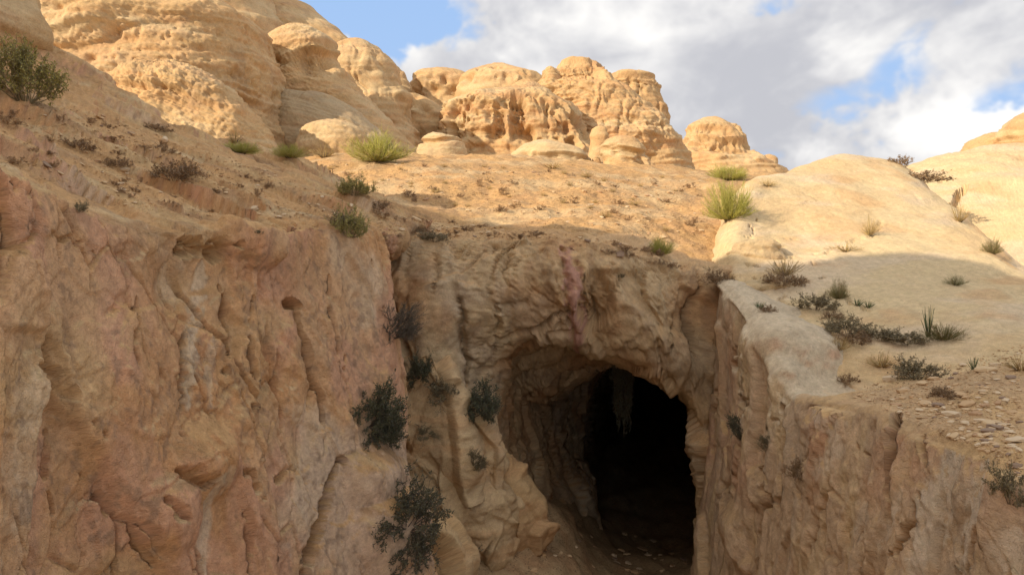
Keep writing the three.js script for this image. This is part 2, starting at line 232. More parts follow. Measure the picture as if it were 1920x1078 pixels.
// ================================================================ THE GORGE
// ---- cliff and slope on the near side of the recess
function leftCliff() {
  const col = (lip, mid, ridge, wall, back) => [...wall.map(a => at(...a)), at(...lip), at((lip[0] * 2 + mid[0]) / 3, (lip[1] * 2 + mid[1]) / 3 - 3, lip[2] * 0.62 + mid[2] * 0.38), at(...mid), at((ridge[0] + mid[0]) / 2, (ridge[1] + mid[1]) / 2, (ridge[2] + mid[2]) / 2), at(...ridge), at(ridge[0] - back, ridge[1] + 16, ridge[2] + 2.5), at(ridge[0] - back * 2, ridge[1] + 80, ridge[2] + 6)];
  const cols = [
    col([-420, 250, 5.6], [-420, 120, 10], [-360, -60, 17], [[-520, 1500, 4.3], [-500, 1150, 4.5], [-470, 850, 4.8], [-450, 600, 5.1], [-430, 380, 5.4]], 10),
    col([-160, 300, 6.5], [-170, 190, 10.5], [-130, 10, 18], [[-220, 1500, 5.1], [-200, 1150, 5.3], [-190, 850, 5.6], [-180, 620, 5.9], [-170, 430, 6.3]], 8),
    col([0, 335, 7.2], [10, 250, 11], [65, 78, 19], [[-30, 1500, 5.9], [-20, 1150, 6.2], [-10, 860, 6.5], [0, 640, 6.7], [0, 450, 7.0]], 5),
    col([130, 388, 8.1], [135, 290, 12], [165, 122, 20], [[110, 1500, 6.6], [115, 1150, 6.9], [120, 870, 7.2], [125, 660, 7.5], [128, 490, 7.8]], 5),
    col([290, 424, 9.1], [265, 312, 13], [255, 182, 21], [[270, 1500, 7.4], [275, 1150, 7.8], [280, 880, 8.2], [285, 680, 8.6], [288, 520, 9.0]], 5),
    col([400, 430, 9.8], [365, 340, 13.5], [337, 236, 22], [[390, 1500, 8.0], [392, 1150, 8.5], [396, 890, 9.0], [398, 690, 9.4], [400, 540, 9.75]], 5),
    col([500, 432, 10.6], [470, 360, 14], [430, 274, 22], [[490, 1500, 8.6], [495, 1150, 9.2], [500, 900, 9.8], [502, 700, 10.2], [503, 550, 10.55]], 5),
    col([590, 420, 11.6], [565, 372, 14.5], [535, 305, 22], [[600, 1500, 9.3], [600, 1150, 10.0], [602, 900, 10.7], [600, 710, 11.2], [596, 560, 11.5]], 5),
    col([650, 428, 12.6], [635, 392, 15.5], [620, 338, 21.5], [[720, 1500, 9.8], [700, 1150, 10.7], [680, 900, 11.5], [668, 720, 12.0], [660, 560, 12.4]], 5),
    col([682, 446, 13.5], [690, 412, 16], [700, 368, 20.5], [[800, 1500, 10.3], [770, 1150, 11.3], [728, 900, 12.2], [722, 730, 12.8], [706, 570, 13.2]], 5),
    col([694, 470, 14.6], [740, 440, 16.6], [790, 410, 19.5], [[830, 1500, 11.2], [800, 1150, 12.2], [745, 900, 13.2], [738, 740, 13.8], [718, 590, 14.3]], 5),
    col([690, 500, 16], [740, 470, 17.2], [800, 440, 19], [[760, 1500, 13], [740, 1150, 14], [715, 920, 15], [712, 760, 15.5], [700, 610, 15.8]], 5),
    col([660, 520, 18], [700, 490, 18.4], [760, 470, 19], [[680, 1500, 15], [660, 1150, 16], [650, 920, 17], [650, 770, 17.6], [650, 630, 18]], 5),
  ];
  const ctrl = cols[0].map((_, r) => cols.map(c => c[r]));
  const G = grid(ctrl, 430, 420), flip = false;
  const up = (ny) => ss(0.35, 0.62, ny);
  push(G, flip, (x, y, z, nx, ny, nz) => {
    const top = up(ny), w = fbm(x * 0.4, y * 0.4, z * 0.4, 3);
    const wall = 0.3 * fbm(x * 0.28 + 4, y * 0.16, z * 0.28, 2) + 0.3 * lobes(x * 0.3 + w * 0.06, y * 0.1 + w * 0.04, z * 0.3) + 0.5 * facet(x * 0.42 + w * 0.06, y * 0.13 + w * 0.05, z * 0.42, 60, 0.25);
    const slope = 0.30 * fbm(x * 0.22, y * 0.3, z * 0.22, 3) + 0.12 * fbm(x * 0.3, (y + 0.43 * x - 0.15 * z) * 1.2, z * 0.3, 3);
    return mixf(wall, slope, top);
  });
  const cracks = lineTool(G, [
    [[[535, 568], [556, 578], [562, 620], [574, 660], [580, 700], [603, 745], [606, 790]], 0.10, 0.5, 0.3], [[[532, 566], [560, 572]], 0.12, 0.4, 0.3],
    [[[418, 540], [432, 605], [424, 650], [420, 700]], 0.09, 0.3], [[[648, 855], [630, 890], [612, 950], [586, 1010], [572, 1078], [560, 1150]], 0.13, 0.5, 0.5],
    [[[40, 655], [110, 700], [160, 765], [200, 830]], 0.08, 0.16], [[[330, 700], [338, 770], [330, 830]], 0.05, 0.12], [[[320, 885], [370, 900], [392, 895]], 0.1, 0.24], [[[285, 920], [310, 960], [330, 975]], 0.08, 0.18],
    [[[430, 880], [465, 890], [500, 960], [520, 1010]], 0.08, 0.2], [[[645, 590], [650, 640], [640, 690]], 0.06, 0.2], [[[0, 445], [60, 442], [130, 452], [180, 470]], 0.05, 0.10], [[[240, 980], [262, 1030], [290, 1070]], 0.08, 0.18], [[[690, 470], [706, 520], [716, 580]], 0.10, 0.3],
    [[[500, 930], [530, 880], [575, 860]], 0.07, 0.2], [[[150, 880], [180, 930], [210, 1000]], 0.07, 0.14], [[[470, 560], [466, 640], [474, 720], [468, 800]], 0.06, 0.2, 0.3], [[[345, 600], [336, 680], [340, 760]], 0.06, 0.18, 0.3], [[[250, 560], [246, 640], [256, 700]], 0.05, 0.14, 0.3], [[[520, 640], [516, 720], [530, 800], [524, 860]], 0.06, 0.2, 0.3], [[[90, 800], [84, 880], [100, 960]], 0.05, 0.16, 0.3], [[[620, 520], [616, 600], [628, 680]], 0.06, 0.2, 0.3], [[[460, 960], [470, 1020], [466, 1078]], 0.06, 0.2, 0.3]]);
  const lipOver = lineTool(G, [[[[350, 462], [380, 455], [400, 466], [440, 470]], 0.2, 0.3, 0.9], [[[0, 352], [40, 380], [70, 420]], 0.12, 0.2, 0.8]]);
  const bulge = lineTool(G, [[[[430, 440], [490, 446], [505, 470]], 0.5, 0.26, 0.5], [[[380, 850], [370, 880]], 0.6, 0.35, 0.5], [[[340, 925], [310, 1000]], 0.55, 0.25, 0.5], [[[690, 880], [720, 950], [740, 1040]], 0.9, 0.3, 0.5]]);
  push(G, flip, (x, y, z, nx, ny, nz) => {
    const top = up(ny), w = fbm(x * 1.1, y * 1.1, z * 1.1, 2);
    const wall = 0.05 * lobes(x * 0.9 + w * 0.1, y * 0.25 + w * 0.06, z * 0.9) + 0.12 * facet(x * 1.0 + w * 0.08, y * 0.3 + w * 0.06, z * 1.0, 110, 0.6) + 0.02 * fbm(x * 2.0, y * 0.7, z * 2.0, 3) + 0.045 * spall(x * 0.7 + w * 0.1, y * 0.35, z * 0.7, 0.015) + 0.02 * spall(x * 1.9 + w * 0.1, y * 1.0 + 4, z * 1.9, 0.02) - 0.13 * seam(x * 0.8 + 0.12 * w, y * 0.22 + 0.08 * w, z * 0.8, 0.05) * ss(0.0, 0.3, noise(x * 0.5, y * 0.4 + 8, z * 0.5)) - 0.04 * Math.max(0, ridge(x * 1.3 + w, y * 0.25, z * 1.3, 2) - 0.62) * 4;
    const bed = y + 0.43 * x - 0.15 * z + 0.12 * w, rg = ss(-0.25, 0.3, fbm(x * 0.3 + 2, y, z * 0.3, 2));
    const slope = 0.14 * spall(x * 0.12, bed * 2.1, z * 0.12) * (0.3 + rg) + 0.14 * (ridge(x * 0.16, bed * 3.0, z * 0.16, 2) - 0.4) * (0.3 + rg) + 0.05 * fbm(x * 1.5, y * 1.5, z * 1.5, 4);
    return mixf(wall, slope, top) + crack(cracks, x, y, z) + crack(lipOver, x, y, z) + swell(bulge, x, y, z);
  });
  push(G, flip, (x, y, z, nx, ny) => { const top = up(ny), bed = y + 0.43 * x - 0.15 * z; return 0.012 * facet(x * 4.3, y * 3, z * 4.3, 40) * (1 - 0.4 * top) + ss(0, 0.35, noise(x * 0.7 + 3, y * 0.5, z * 0.7)) * (0.03 * spall(x * 3.4, y * 2.2, z * 3.4, 0.04) * (1 - 0.5 * top) + 0.016 * fbm(x * 7, y * 4, z * 7, 4)) + 0.007 * fbm(x * 9, y * 6, z * 9, 3) - 0.06 * seam(x * 1.9, y * 0.7 + 0.3 * noise(x, y, z), z * 1.9, 0.06) * ss(0.0, 0.25, noise(x * 0.8 + 5, y * 0.6, z * 0.8)) * (1 - top) + 0.025 * (ridge(x * 2.0, y * 0.3, z * 2.0, 2) - 0.5) * (1 - top) + top * (0.09 * (ridge(x * 0.4, bed * 7, z * 0.4, 2) - 0.4) + 0.05 * spall(x * 0.5, bed * 4, z * 0.5, 0.04)) - 0.05 * pitsAt(x * 2.2, y * 2.2, z * 2.2, 0.06) * (1 - top); });
  const streaks = lineTool(G, [[[[388, 462], [383, 520], [368, 580], [358, 640], [350, 700], [345, 760]], 0.13, 1], [[[388, 900], [390, 960], [385, 1078]], 0.13, 0.8], [[[400, 880], [410, 930]], 0.1, 0.5], [[[398, 620], [388, 700], [392, 760]], 0.08, 0.6], [[[565, 870], [560, 930], [572, 980]], 0.12, 0.5], [[[480, 700], [476, 800]], 0.08, 0.35]]);
  const paleToe = lineTool(G, [[[[660, 860], [680, 940], [700, 1010], [720, 1100]], 1.35, 1]]);
  structure(surfaceMesh('gorge_cliff', G, flip, (c, x, y, z, nx, ny) => {
    const top = up(ny), a = fbm(x * 0.32, y * 0.32, z * 0.32, 4), b = fbm(x * 1.3 + 5, y * 0.45, z * 1.3, 4), f = fbm(x * 5, y * 4, z * 5, 3);
    lerpC(c, C(0.65, 0.395, 0.215), 1); lerpC(c, ORANGE, ss(-0.3, 0.4, a + 0.3 * b) * 0.8); lerpC(c, PINK, ss(-0.1, 0.4, b - 0.3 * a) * 0.7); lerpC(c, TAN, ss(0.1, 0.5, fbm(x * 0.45 + 70, y * 0.5, z * 0.45, 3)) * 0.6); lerpC(c, RUST, ss(0.25, 0.7, fbm(x * 0.6 + 9, y * 0.5, z * 0.6, 4) + 0.4 * f) * 0.4);
    lerpC(c, WHITE, ss(0.3, 0.75, fbm(x * 0.7 + 20, y * 0.5 + 3, z * 0.7, 4) + 0.25 * f) * 0.55); lerpC(c, VARNISH, ss(0.35, 0.7, fbm(x * 2.2, y * 0.9, z * 2.2 + 7, 4) + 0.5 * f - 0.1) * 0.35);
    for (const l of streaks) { const k = lineDist(l, x + 0.05 * f, y, z + 0.05 * f); if (k < 1.3) lerpC(c, WHITE, l.a * 0.8 * ss(1.2, 0.7, k + 0.6 * f + 0.5 * noise(x * 7, y * 1.2, z * 7))); }
    for (const l of paleToe) { const k = lineDist(l, x + 0.3 * b, y, z + 0.2 * f); if (k < 1.3) lerpC(c, C(0.66, 0.47, 0.32), 0.75 * ss(1.15, 0.65, k + 0.3 * f)); }
    lerpC(c, VARNISH, 0.5 * ss(0.42, 0.6, fbm(x * 8, y * 6, z * 8, 3) + 0.5 * fbm(x * 0.8 + 4, y * 0.4, z * 0.8, 2)));
    if (top > 0) { const t = [0, 0, 0]; lerpC(t, SAND, 1); lerpC(t, TAN, ss(0, 0.4, fbm(x * 0.4, (y + 0.43 * x - 0.15 * z) * 4, z * 0.4, 3))); lerpC(t, EARTH, ss(0.05, 0.5, fbm(x * 0.5 + 3, (y + 0.43 * x - 0.15 * z) * 3, z * 0.5, 5)) * 0.8); lerpC(t, PALE, ss(0.25, 0.6, fbm(x * 0.5 + 40, y * 3, z * 0.5, 4)) * 0.6); lerpC(c, t, top); }
    const h = fbm(x * 14, y * 11, z * 14, 3), st = noise(x * 5.5 + 3, y * 0.5, z * 5.5) + 0.5 * noise(x * 12, y * 0.8, z * 12), v = 1 + 0.15 * f + 0.08 * b + 0.16 * h + 0.10 * st * (1 - top); c[0] *= v; c[1] *= v; c[2] *= v;
  }, rockMat), 'tall rust and orange sandstone cliff with a white mineral streak and sloping shelf above', 'cliff');
}
leftCliff();

// ---- end wall with the tunnel mouth
function endWall() {
  const tun = (d, cx, hw, fl, tp) => [...Array(12).keys()].map(k => { const a = Math.PI * (1 - k / 11), e = 0.55; return V(cx + hw * Math.sign(Math.cos(a)) * Math.abs(Math.cos(a)) ** e, k === 0 || k === 11 ? fl - 1 : fl + (tp - fl) * Math.sin(a) ** 0.6, -d); });
  const row = (d, pts) => pts.map(p => at(p[0], p[1], p[2] ?? d));
  const ctrl = [
    tun(84, 16, 0.2, -9, -6.6), tun(80, 15, 2.4, -12, -4.4), tun(56, 10.2, 2.6, -12, -4.2), tun(40, 7.2, 3.1, -12, -4.1), tun(31, 5.7, 2.9, -12, -3.9),
    row(26.5, [[1115, 1200], [1112, 960], [1064, 860], [1058, 785], [1064, 735], [1105, 692], [1160, 672], [1235, 660], [1345, 690], [1405, 820], [1390, 960], [1385, 1200]]),
    row(23, [[1035, 1200], [1030, 960], [1012, 852], [990, 775], [996, 742], [1040, 750], [1095, 708], [1165, 676], [1295, 705], [1368, 840], [1356, 1000], [1350, 1200]]),
    row(21, [[985, 1200], [980, 950], [966, 832], [946, 750], [958, 692], [1035, 676], [1125, 668], [1215, 676], [1304, 730], [1356, 850], [1342, 1000], [1338, 1200]]),
    row(19.6, [[945, 1200], [942, 950], [934, 815], [930, 728], [972, 664], [1060, 642], [1152, 672], [1236, 702], [1306, 766], [1350, 880], [1356, 1000], [1350, 1200]]),
    row(18.3, [[928, 1200], [925, 950], [917, 798], [922, 698], [982, 645], [1068, 632], [1152, 669], [1234, 705], [1298, 768], [1336, 880], [1340, 1000], [1335, 1200]]),
    row(17.6, [[905, 1200], [898, 950], [888, 790], [896, 682], [968, 626], [1066, 612], [1160, 648], [1248, 682], [1314, 748, 17.9], [1360, 862, 18.6], [1350, 1000, 18.7], [1345, 1200, 18.7]]),
    row(17.2, [[820, 1200], [810, 950], [806, 780], [826, 640], [930, 560], [1060, 548], [1170, 565], [1260, 600], [1332, 670, 17.9], [1400, 830, 19.2], [1420, 1000, 19.4], [1400, 1200, 19.4]]),
    row(17.5, [[700, 1250], [690, 930], [690, 720], [745, 530], [880, 485], [1050, 470], [1160, 482], [1262, 520], [1345, 570, 18.1], [1460, 760, 20], [1480, 1000, 20], [1460, 1200, 20]]),
    row(17.9, [[600, 1250], [590, 900], [590, 640], [694, 462], [850, 452], [1048, 444], [1155, 457], [1257, 493], [1350, 528, 18.6], [1480, 700, 20.4], [1500, 1000, 20.4], [1480, 1200, 20.4]]),
    row(19.2, [[560, 1250], [550, 880], [560, 600], [690, 446], [850, 436], [1045, 430], [1155, 440], [1262, 474], [1360, 515], [1490, 660, 21], [1510, 1000, 21], [1490, 1200, 21]]),
    row(22, [[540, 1250], [530, 860], [550, 560], [700, 430], [850, 430], [1045, 430], [1155, 435], [1262, 460], [1370, 500], [1490, 620, 22], [1510, 1000, 22], [1490, 1200, 22]]),
  ];
  const G = grid(ctrl, 410, 400), flip = false; G.flat = true;   // its grain lies flat on the wall
  const lip = lineTool(G, [[[[922, 1150], [922, 950], [917, 800], [922, 700], [983, 648], [1068, 636], [1150, 674], [1230, 710], [1292, 772], [1325, 885], [1330, 1000]], 1.7, 1]]).map(l => ({ ...l, even: true }));
  push(G, flip, (x, y, z, nx, ny) => {
    const top = ss(0.5, 0.85, ny), w = fbm(x * 0.5, y * 0.5, z * 0.5, 3), calm = mixf(0.22, 1, ss(0.15, 1, lineDist(lip[0], x, y, z))) * mixf(1, 0.45, ss(18.6, 19.6, -z));
    return calm * (1 - top) * (0.16 + 0.30 * fbm(x * 0.4 + 9, y * 0.3, z * 0.4, 2) + 0.3 * lobes(x * 0.4 + 3 + w * 0.06, y * 0.18 + 1 + w * 0.04, z * 0.4) + 0.55 * facet(x * 0.48 + w * 0.06, y * 0.22 + w * 0.05, z * 0.48, 100)) + top * 0.15 * fbm(x * 0.5, y, z * 0.5, 3);
  });
  const cracks = lineTool(G, [
    [[[1322, 540], [1318, 600], [1322, 660], [1316, 720], [1300, 770]], 0.16, 0.55, 0.4], [[[945, 640], [985, 620], [1030, 598], [1052, 580]], 0.12, 0.3, 0.4], [[[1050, 480], [1060, 530], [1066, 590], [1080, 640]], 0.09, 0.2, 0.4], [[[1082, 500], [1092, 560], [1100, 630]], 0.08, 0.18, 0.4],
    [[[1110, 530], [1112, 600], [1106, 660]], 0.1, 0.3, 0.4], [[[1150, 490], [1145, 540], [1130, 580]], 0.06, 0.16], [[[925, 560], [935, 610], [928, 650]], 0.1, 0.25], [[[868, 560], [862, 620], [880, 680], [876, 720]], 0.12, 0.35], [[[700, 480], [712, 540], [722, 600]], 0.16, 0.5], [[[1225, 625], [1258, 650], [1280, 665]], 0.08, 0.2],
    [[[1260, 660], [1265, 700], [1275, 740]], 0.07, 0.18], [[[735, 560], [760, 640], [790, 690]], 0.12, 0.3], [[[960, 470], [950, 500], [958, 540]], 0.12, 0.25], [[[1210, 500], [1205, 560], [1215, 620]], 0.06, 0.12], [[[820, 480], [826, 520], [815, 560]], 0.07, 0.14]]);
  const shelf = lineTool(G, [[[[960, 670], [1010, 655], [1070, 645]], 0.4, 0.25, 0.8]]);
  push(G, flip, (x, y, z, nx, ny) => {
    const top = ss(0.5, 0.85, ny), w = fbm(x * 1.2, y * 1.2, z * 1.2, 2);
    return (1 - top) * (0.2 * facet(x * 1.1 + w * 0.08, y * 0.5 + w * 0.06, z * 1.1, 120) + 0.02 * fbm(x * 2.2, y * 1.2, z * 2.2, 3) + 0.05 * spall(x * 0.7 + 0.1 * w, y * 0.6, z * 0.7, 0.015) + 0.025 * spall(x * 1.2, y * 2.6 + 0.2 * w, z * 1.2, 0.02) - 0.16 * seam(x * 0.9 + 0.12 * w, y * 0.26 + 0.08 * w, z * 0.9, 0.05) * ss(-0.05, 0.25, noise(x * 0.6, y * 0.4 + 8, z * 0.6)) + 0.04 * ridge(x * 0.5, (y + 0.2 * w) * 2.6, z * 0.5, 2) - 0.04 * Math.max(0, ridge(x * 1.2 + 0.3 * w, y * 0.2, z * 1.2, 2) - 0.6) * 4) + top * 0.1 * fbm(x * 1.6, y * 2, z * 1.6, 4) + crack(cracks, x, y, z) + crack(shelf, x, y, z);
  });
  push(G, flip, (x, y, z) => 0.02 * facet(x * 4, y * 3.2, z * 4, 50) + ss(0, 0.35, noise(x * 0.7 + 3, y * 0.5, z * 0.7)) * (0.035 * spall(x * 3, y * 3, z * 3, 0.04) + 0.02 * fbm(x * 7, y * 7, z * 7, 4)) + 0.01 * fbm(x * 7, y * 7, z * 7, 3) - 0.07 * seam(x * 1.7, y * 0.7, z * 1.7, 0.06) * ss(-0.05, 0.2, noise(x * 0.8 + 5, y * 0.6, z * 0.8)) + 0.016 * ridge(x * 0.9, y * 9 + fbm(x, y, z, 2), z * 0.9, 2) - 0.08 * pitsAt(x * 1.5 + 3, y * 1.5, z * 1.5, 0.07));
  const red = lineTool(G, [[[[1060, 470], [1070, 530], [1078, 590], [1088, 640]], 0.2, 0.9], [[[1050, 475], [1058, 540]], 0.08, 0.7], [[[1082, 500], [1092, 580], [1100, 635]], 0.08, 0.7]]);
  const pale = lineTool(G, [[[[860, 580], [872, 650], [868, 720]], 0.3, 0.6], [[[930, 480], [940, 560], [935, 600]], 0.14, 0.5], [[[1262, 670], [1266, 710]], 0.1, 0.6]]);
  structure(surfaceMesh('tunnel_wall', G, flip, (c, x, y, z, nx, ny) => {
    const a = fbm(x * 0.4 + 3, y * 0.4, z * 0.4, 4), b = fbm(x * 1.2 + 5, y * 0.35, z * 1.2, 4), f = fbm(x * 4, y * 4, z * 4, 3), top = ss(0.5, 0.85, ny);
    lerpC(c, C(0.65, 0.465, 0.27), 1); lerpC(c, ORANGE, ss(-0.1, 0.5, a) * 0.55); lerpC(c, PALE, ss(0.05, 0.55, b) * 0.5); lerpC(c, RUST, ss(0.15, 0.6, fbm(x * 0.9, y * 0.5 + 4, z * 0.9, 4)) * 0.4); lerpC(c, VARNISH, ss(0.2, 0.6, fbm(x * 2, y * 0.35, z * 2 + 7, 4) + 0.3 * f) * 0.45); lerpC(c, GREY, ss(0.1, 0.5, fbm(x * 0.5 + 30, y * 0.6, z * 0.5, 3)) * 0.4);
    for (const l of red) { const k = lineDist(l, x + 0.1 * f, y, z); if (k < 1.3) lerpC(c, C(0.56, 0.30, 0.23), l.a * ss(1.15, 0.75, k + 0.4 * f + 0.8 * noise(x * 8, y * 0.9, z * 8))); }
    for (const l of pale) { const k = lineDist(l, x + 0.1 * f, y, z); if (k < 1.3) lerpC(c, WHITE, l.a * ss(1.2, 0.5, k + 0.4 * f)); }
    lerpC(c, SAND, top * 0.7); const h = fbm(x * 12, y * 12, z * 12, 3), st = noise(x * 5 + 3, y * 0.5, z * 5) + 0.5 * noise(x * 11, y * 0.8, z * 11), v = 1 + 0.15 * f + 0.08 * b + 0.16 * h + 0.10 * st * (1 - top); c[0] *= v; c[1] *= v; c[2] *= v;
  }, rockMat), 'brown sandstone end wall of the gorge with a dark arched tunnel mouth', 'cliff');
}
endWall();

// ---- wall and shelf on the far side of the channel: X across, y up, columns run towards the camera
const LEDGE = [];
function rightWall() {
  // [depth, x of wall, height of lip]
  const plan = [[22, 8.2, -0.4], [20, 6.3, -0.4], [18.9, 5.4, -0.5], [18.0, 4.95, -0.55], [16.6, 4.8, -0.75], [15.2, 4.7, -1.05], [13.9, 4.72, -1.75], [12.9, 4.72, -2.3], [12.0, 4.62, -2.2], [11.0, 4.62, -2.05], [10, 4.65, -1.98], [8.8, 4.66, -1.92], [7.6, 4.7, -1.88], [6.6, 4.75, -1.95], [5.4, 4.8, -1.95], [4, 4.9, -1.95], [2, 5, -1.95]];
  const shelf = (d) => { const far = ss(12.2, 14.6, d), m = (a, b) => mixf(a, b, far); // heights beyond the lip: [distance, rise]; far along, the pale rock covers it
    return [[0.35, m(0.05, 0.02)], [1.0, m(0.12, -0.15)], [2.2, m(0.3, -0.5)], [4.0, m(0.55, -1)], [7, m(0.9, -1.5)], [12, m(1.4, -2)]]; };
  const cols = plan.map(([d, x, h], i) => [V(x - 0.55, -9.5, -d), V(x - 0.45, -7.5, -d), V(x - 0.32, -5.8, -d), V(x - 0.2, -4.4, -d), V(x - 0.12, Math.min(-3.2, h - 0.9), -d), V(x - 0.04, h - 0.35, -d), V(x + 0.12, h, -d), ...shelf(d, i).map(([a, b]) => V(x + 0.12 + a, h + b, -d))]);
  const ctrl = cols[0].map((_, r) => cols.map(c => c[r]));
  const G = grid(ctrl, 410, 350), flip = false;
  const upf = ny => ss(0.3, 0.55, ny);
  push(G, flip, (x, y, z, nx, ny) => { const t = upf(ny), w = fbm(x * 0.5, y * 0.5, z * 0.5, 3); return (1 - t) * (0.2 * fbm(x * 0.4, y * 0.2 + 2, z * 0.4, 2) + 0.2 * lobes(x * 0.45 + w * 0.05, y * 0.1 + w * 0.04, z * 0.45 + 5) + 0.3 * facet(x * 0.55 + w * 0.05, y * 0.11 + w * 0.04, z * 0.55, 110)) + t * 0.16 * fbm(x * 0.4, y * 0.4, z * 0.4, 3); });
  const cracks = lineTool(G, [
    [[[1682, 778], [1679, 830], [1676, 880], [1672, 925]], 0.14, 0.8, 0.25], [[[1590, 835], [1620, 858], [1670, 870]], 0.05, 0.2, 0.4], [[[1462, 760], [1466, 820], [1460, 880], [1452, 960]], 0.22, 0.4, 0.5], [[[1735, 900], [1720, 960], [1690, 1010], [1660, 1060]], 0.08, 0.25],
    [[[1735, 780], [1733, 830], [1740, 880]], 0.05, 0.2], [[[1548, 900], [1530, 980], [1510, 1040]], 0.07, 0.18], [[[1845, 970], [1832, 1030], [1820, 1078]], 0.07, 0.25], [[[1380, 640], [1390, 720], [1400, 800]], 0.14, 0.35], [[[1345, 600], [1350, 700], [1345, 800]], 0.15, 0.35], [[[1580, 1020], [1586, 1078]], 0.05, 0.15], [[[1425, 880], [1440, 940], [1420, 1000]], 0.12, 0.3], [[[1640, 960], [1610, 1020]], 0.06, 0.15]]);
  const pods = lineTool(G, [[[[1370, 960], [1385, 1040]], 0.6, 0.25], [[[1420, 890], [1425, 940]], 0.4, 0.2], [[[1400, 1060], [1390, 1100]], 0.5, 0.2]]);
  const mound = lineTool(G, [[[[1440, 650], [1500, 640], [1540, 670]], 1.1, 0.35], [[[1450, 690], [1480, 710]], 0.6, 0.2]]);
  push(G, flip, (x, y, z, nx, ny) => {
    const t = upf(ny), w = fbm(x * 1.2, y * 1.2, z * 1.2, 2);
    return (1 - t) * (0.11 * facet(x * 1.3 + w * 0.06, y * 0.26 - z * 0.1 + w * 0.05, z * 1.3, 130) + 0.02 * fbm(x * 2.4, y * 0.9, z * 2.4, 3) + 0.04 * spall(x + 0.08 * w, y * 0.35 - z * 0.1, z, 0.015) + 0.018 * spall(x * 2.4, y * 1.0, z * 2.4, 0.02) - 0.13 * seam(x * 1.1 + 0.3 * w, y * 0.25 + 0.2 * w, z * 1.1) * ss(0, 0.3, noise(x * 0.6, y * 0.4 + 8, z * 0.6)) - 0.03 * Math.max(0, ridge(x * 1.4 + w, y * 0.22 - z * 0.25, z * 1.4, 2) - 0.6) * 4) + t * 0.06 * fbm(x * 1.4, y * 2, z * 1.4, 4) + crack(cracks, x, y, z) + swell(pods, x, y, z) + swell(mound, x, y, z);
  });
  push(G, flip, (x, y, z, nx, ny) => { const t = upf(ny); return (1 - t) * (0.012 * facet(x * 5, y * 3, z * 5, 40) + ss(0, 0.35, noise(x * 0.7 + 3, y * 0.5, z * 0.7)) * 0.03 * spall(x * 3.4, y * 2.2, z * 3.4, 0.04) - 0.06 * seam(x * 1.9, y * 0.6, z * 1.9, 0.06) * ss(-0.05, 0.2, noise(x * 0.8 + 5, y * 0.6, z * 0.8))) + 0.010 * fbm(x * 8, y * 7, z * 8, 3) + t * 0.02 * ridge(x * 3, y * 3, z * 3, 3); });
  const pale = lineTool(G, [[[[1790, 830], [1770, 900], [1740, 1000], [1700, 1078]], 0.32, 1], [[[1850, 870], [1830, 960], [1790, 1078]], 0.2, 1], [[[1925, 1000], [1900, 1078]], 0.2, 0.9], [[[1540, 770], [1560, 820], [1530, 900]], 0.2, 0.6], [[[1640, 900], [1600, 1000]], 0.1, 0.5], [[[1700, 920], [1650, 1040]], 0.09, 0.6]]);
  const rockLedge = lineTool(G, [[[[1370, 540], [1420, 570], [1450, 620], [1480, 670], [1470, 710]], 2.0, 1], [[[1480, 560], [1500, 600]], 1.8, 1]]);
  structure(surfaceMesh('gorge_wall', G, flip, (c, x, y, z, nx, ny) => {
    const t = upf(ny), a = fbm(x * 0.4 + 13, y * 0.4, z * 0.4, 4), b = fbm(x * 1.6 + 5, y * 0.35 - z * 0.3, z * 1.6, 4), f = fbm(x * 5, y * 4, z * 5, 3);
    lerpC(c, C(0.66, 0.465, 0.295), 1); lerpC(c, PINK, ss(-0.05, 0.4, a) * 0.45); lerpC(c, GREY, ss(-0.05, 0.4, fbm(x * 0.35 + 90, y * 0.2, z * 0.35, 3)) * 0.5); lerpC(c, PALE, ss(0.05, 0.5, b) * 0.65); lerpC(c, RUST, ss(0.2, 0.6, fbm(x * 1.4, y * 0.5 + 4, z * 1.4, 4)) * 0.4); lerpC(c, GREY, ss(0.15, 0.5, fbm(x * 1.1 + 30, y * 0.3, z * 1.1, 3)) * 0.4);
    for (const l of pale) { const k = lineDist(l, x, y + 0.1 * f, z + 0.1 * f); if (k < 1.3) lerpC(c, C(0.74, 0.59, 0.43), l.a * ss(1.1, 0.6, k + 0.6 * f + 0.8 * noise(x * 6, y * 0.7, z * 6))); }
    if (t > 0) { const s = [0, 0, 0]; lerpC(s, C(0.60, 0.40, 0.22), 1); lerpC(s, TAN, ss(0, 0.5, a)); lerpC(s, EARTH, ss(0.15, 0.6, fbm(x * 1.1, y, z * 1.1, 5)) * 0.5); for (const l of rockLedge) { const k = lineDist(l, x + 0.15 * b, y, z + 0.15 * f); if (k < 1.3) lerpC(s, C(0.69, 0.545, 0.37), l.a * ss(1.15, 0.8, k + 0.2 * f)); } lerpC(c, s, t); }
    const h = fbm(x * 14, y * 11, z * 14, 3), st = noise(x * 5 + 3, y * 0.4, z * 5) + 0.5 * noise(x * 11, y * 0.7, z * 11), v = 1 + 0.15 * f + 0.08 * b + 0.16 * h + 0.10 * st * (1 - t); c[0] *= v; c[1] *= v; c[2] *= v;
  }, rockMat), 'fractured pinkish sandstone gorge wall topped by a sandy stone-strewn shelf', 'cliff');
}
rightWall();

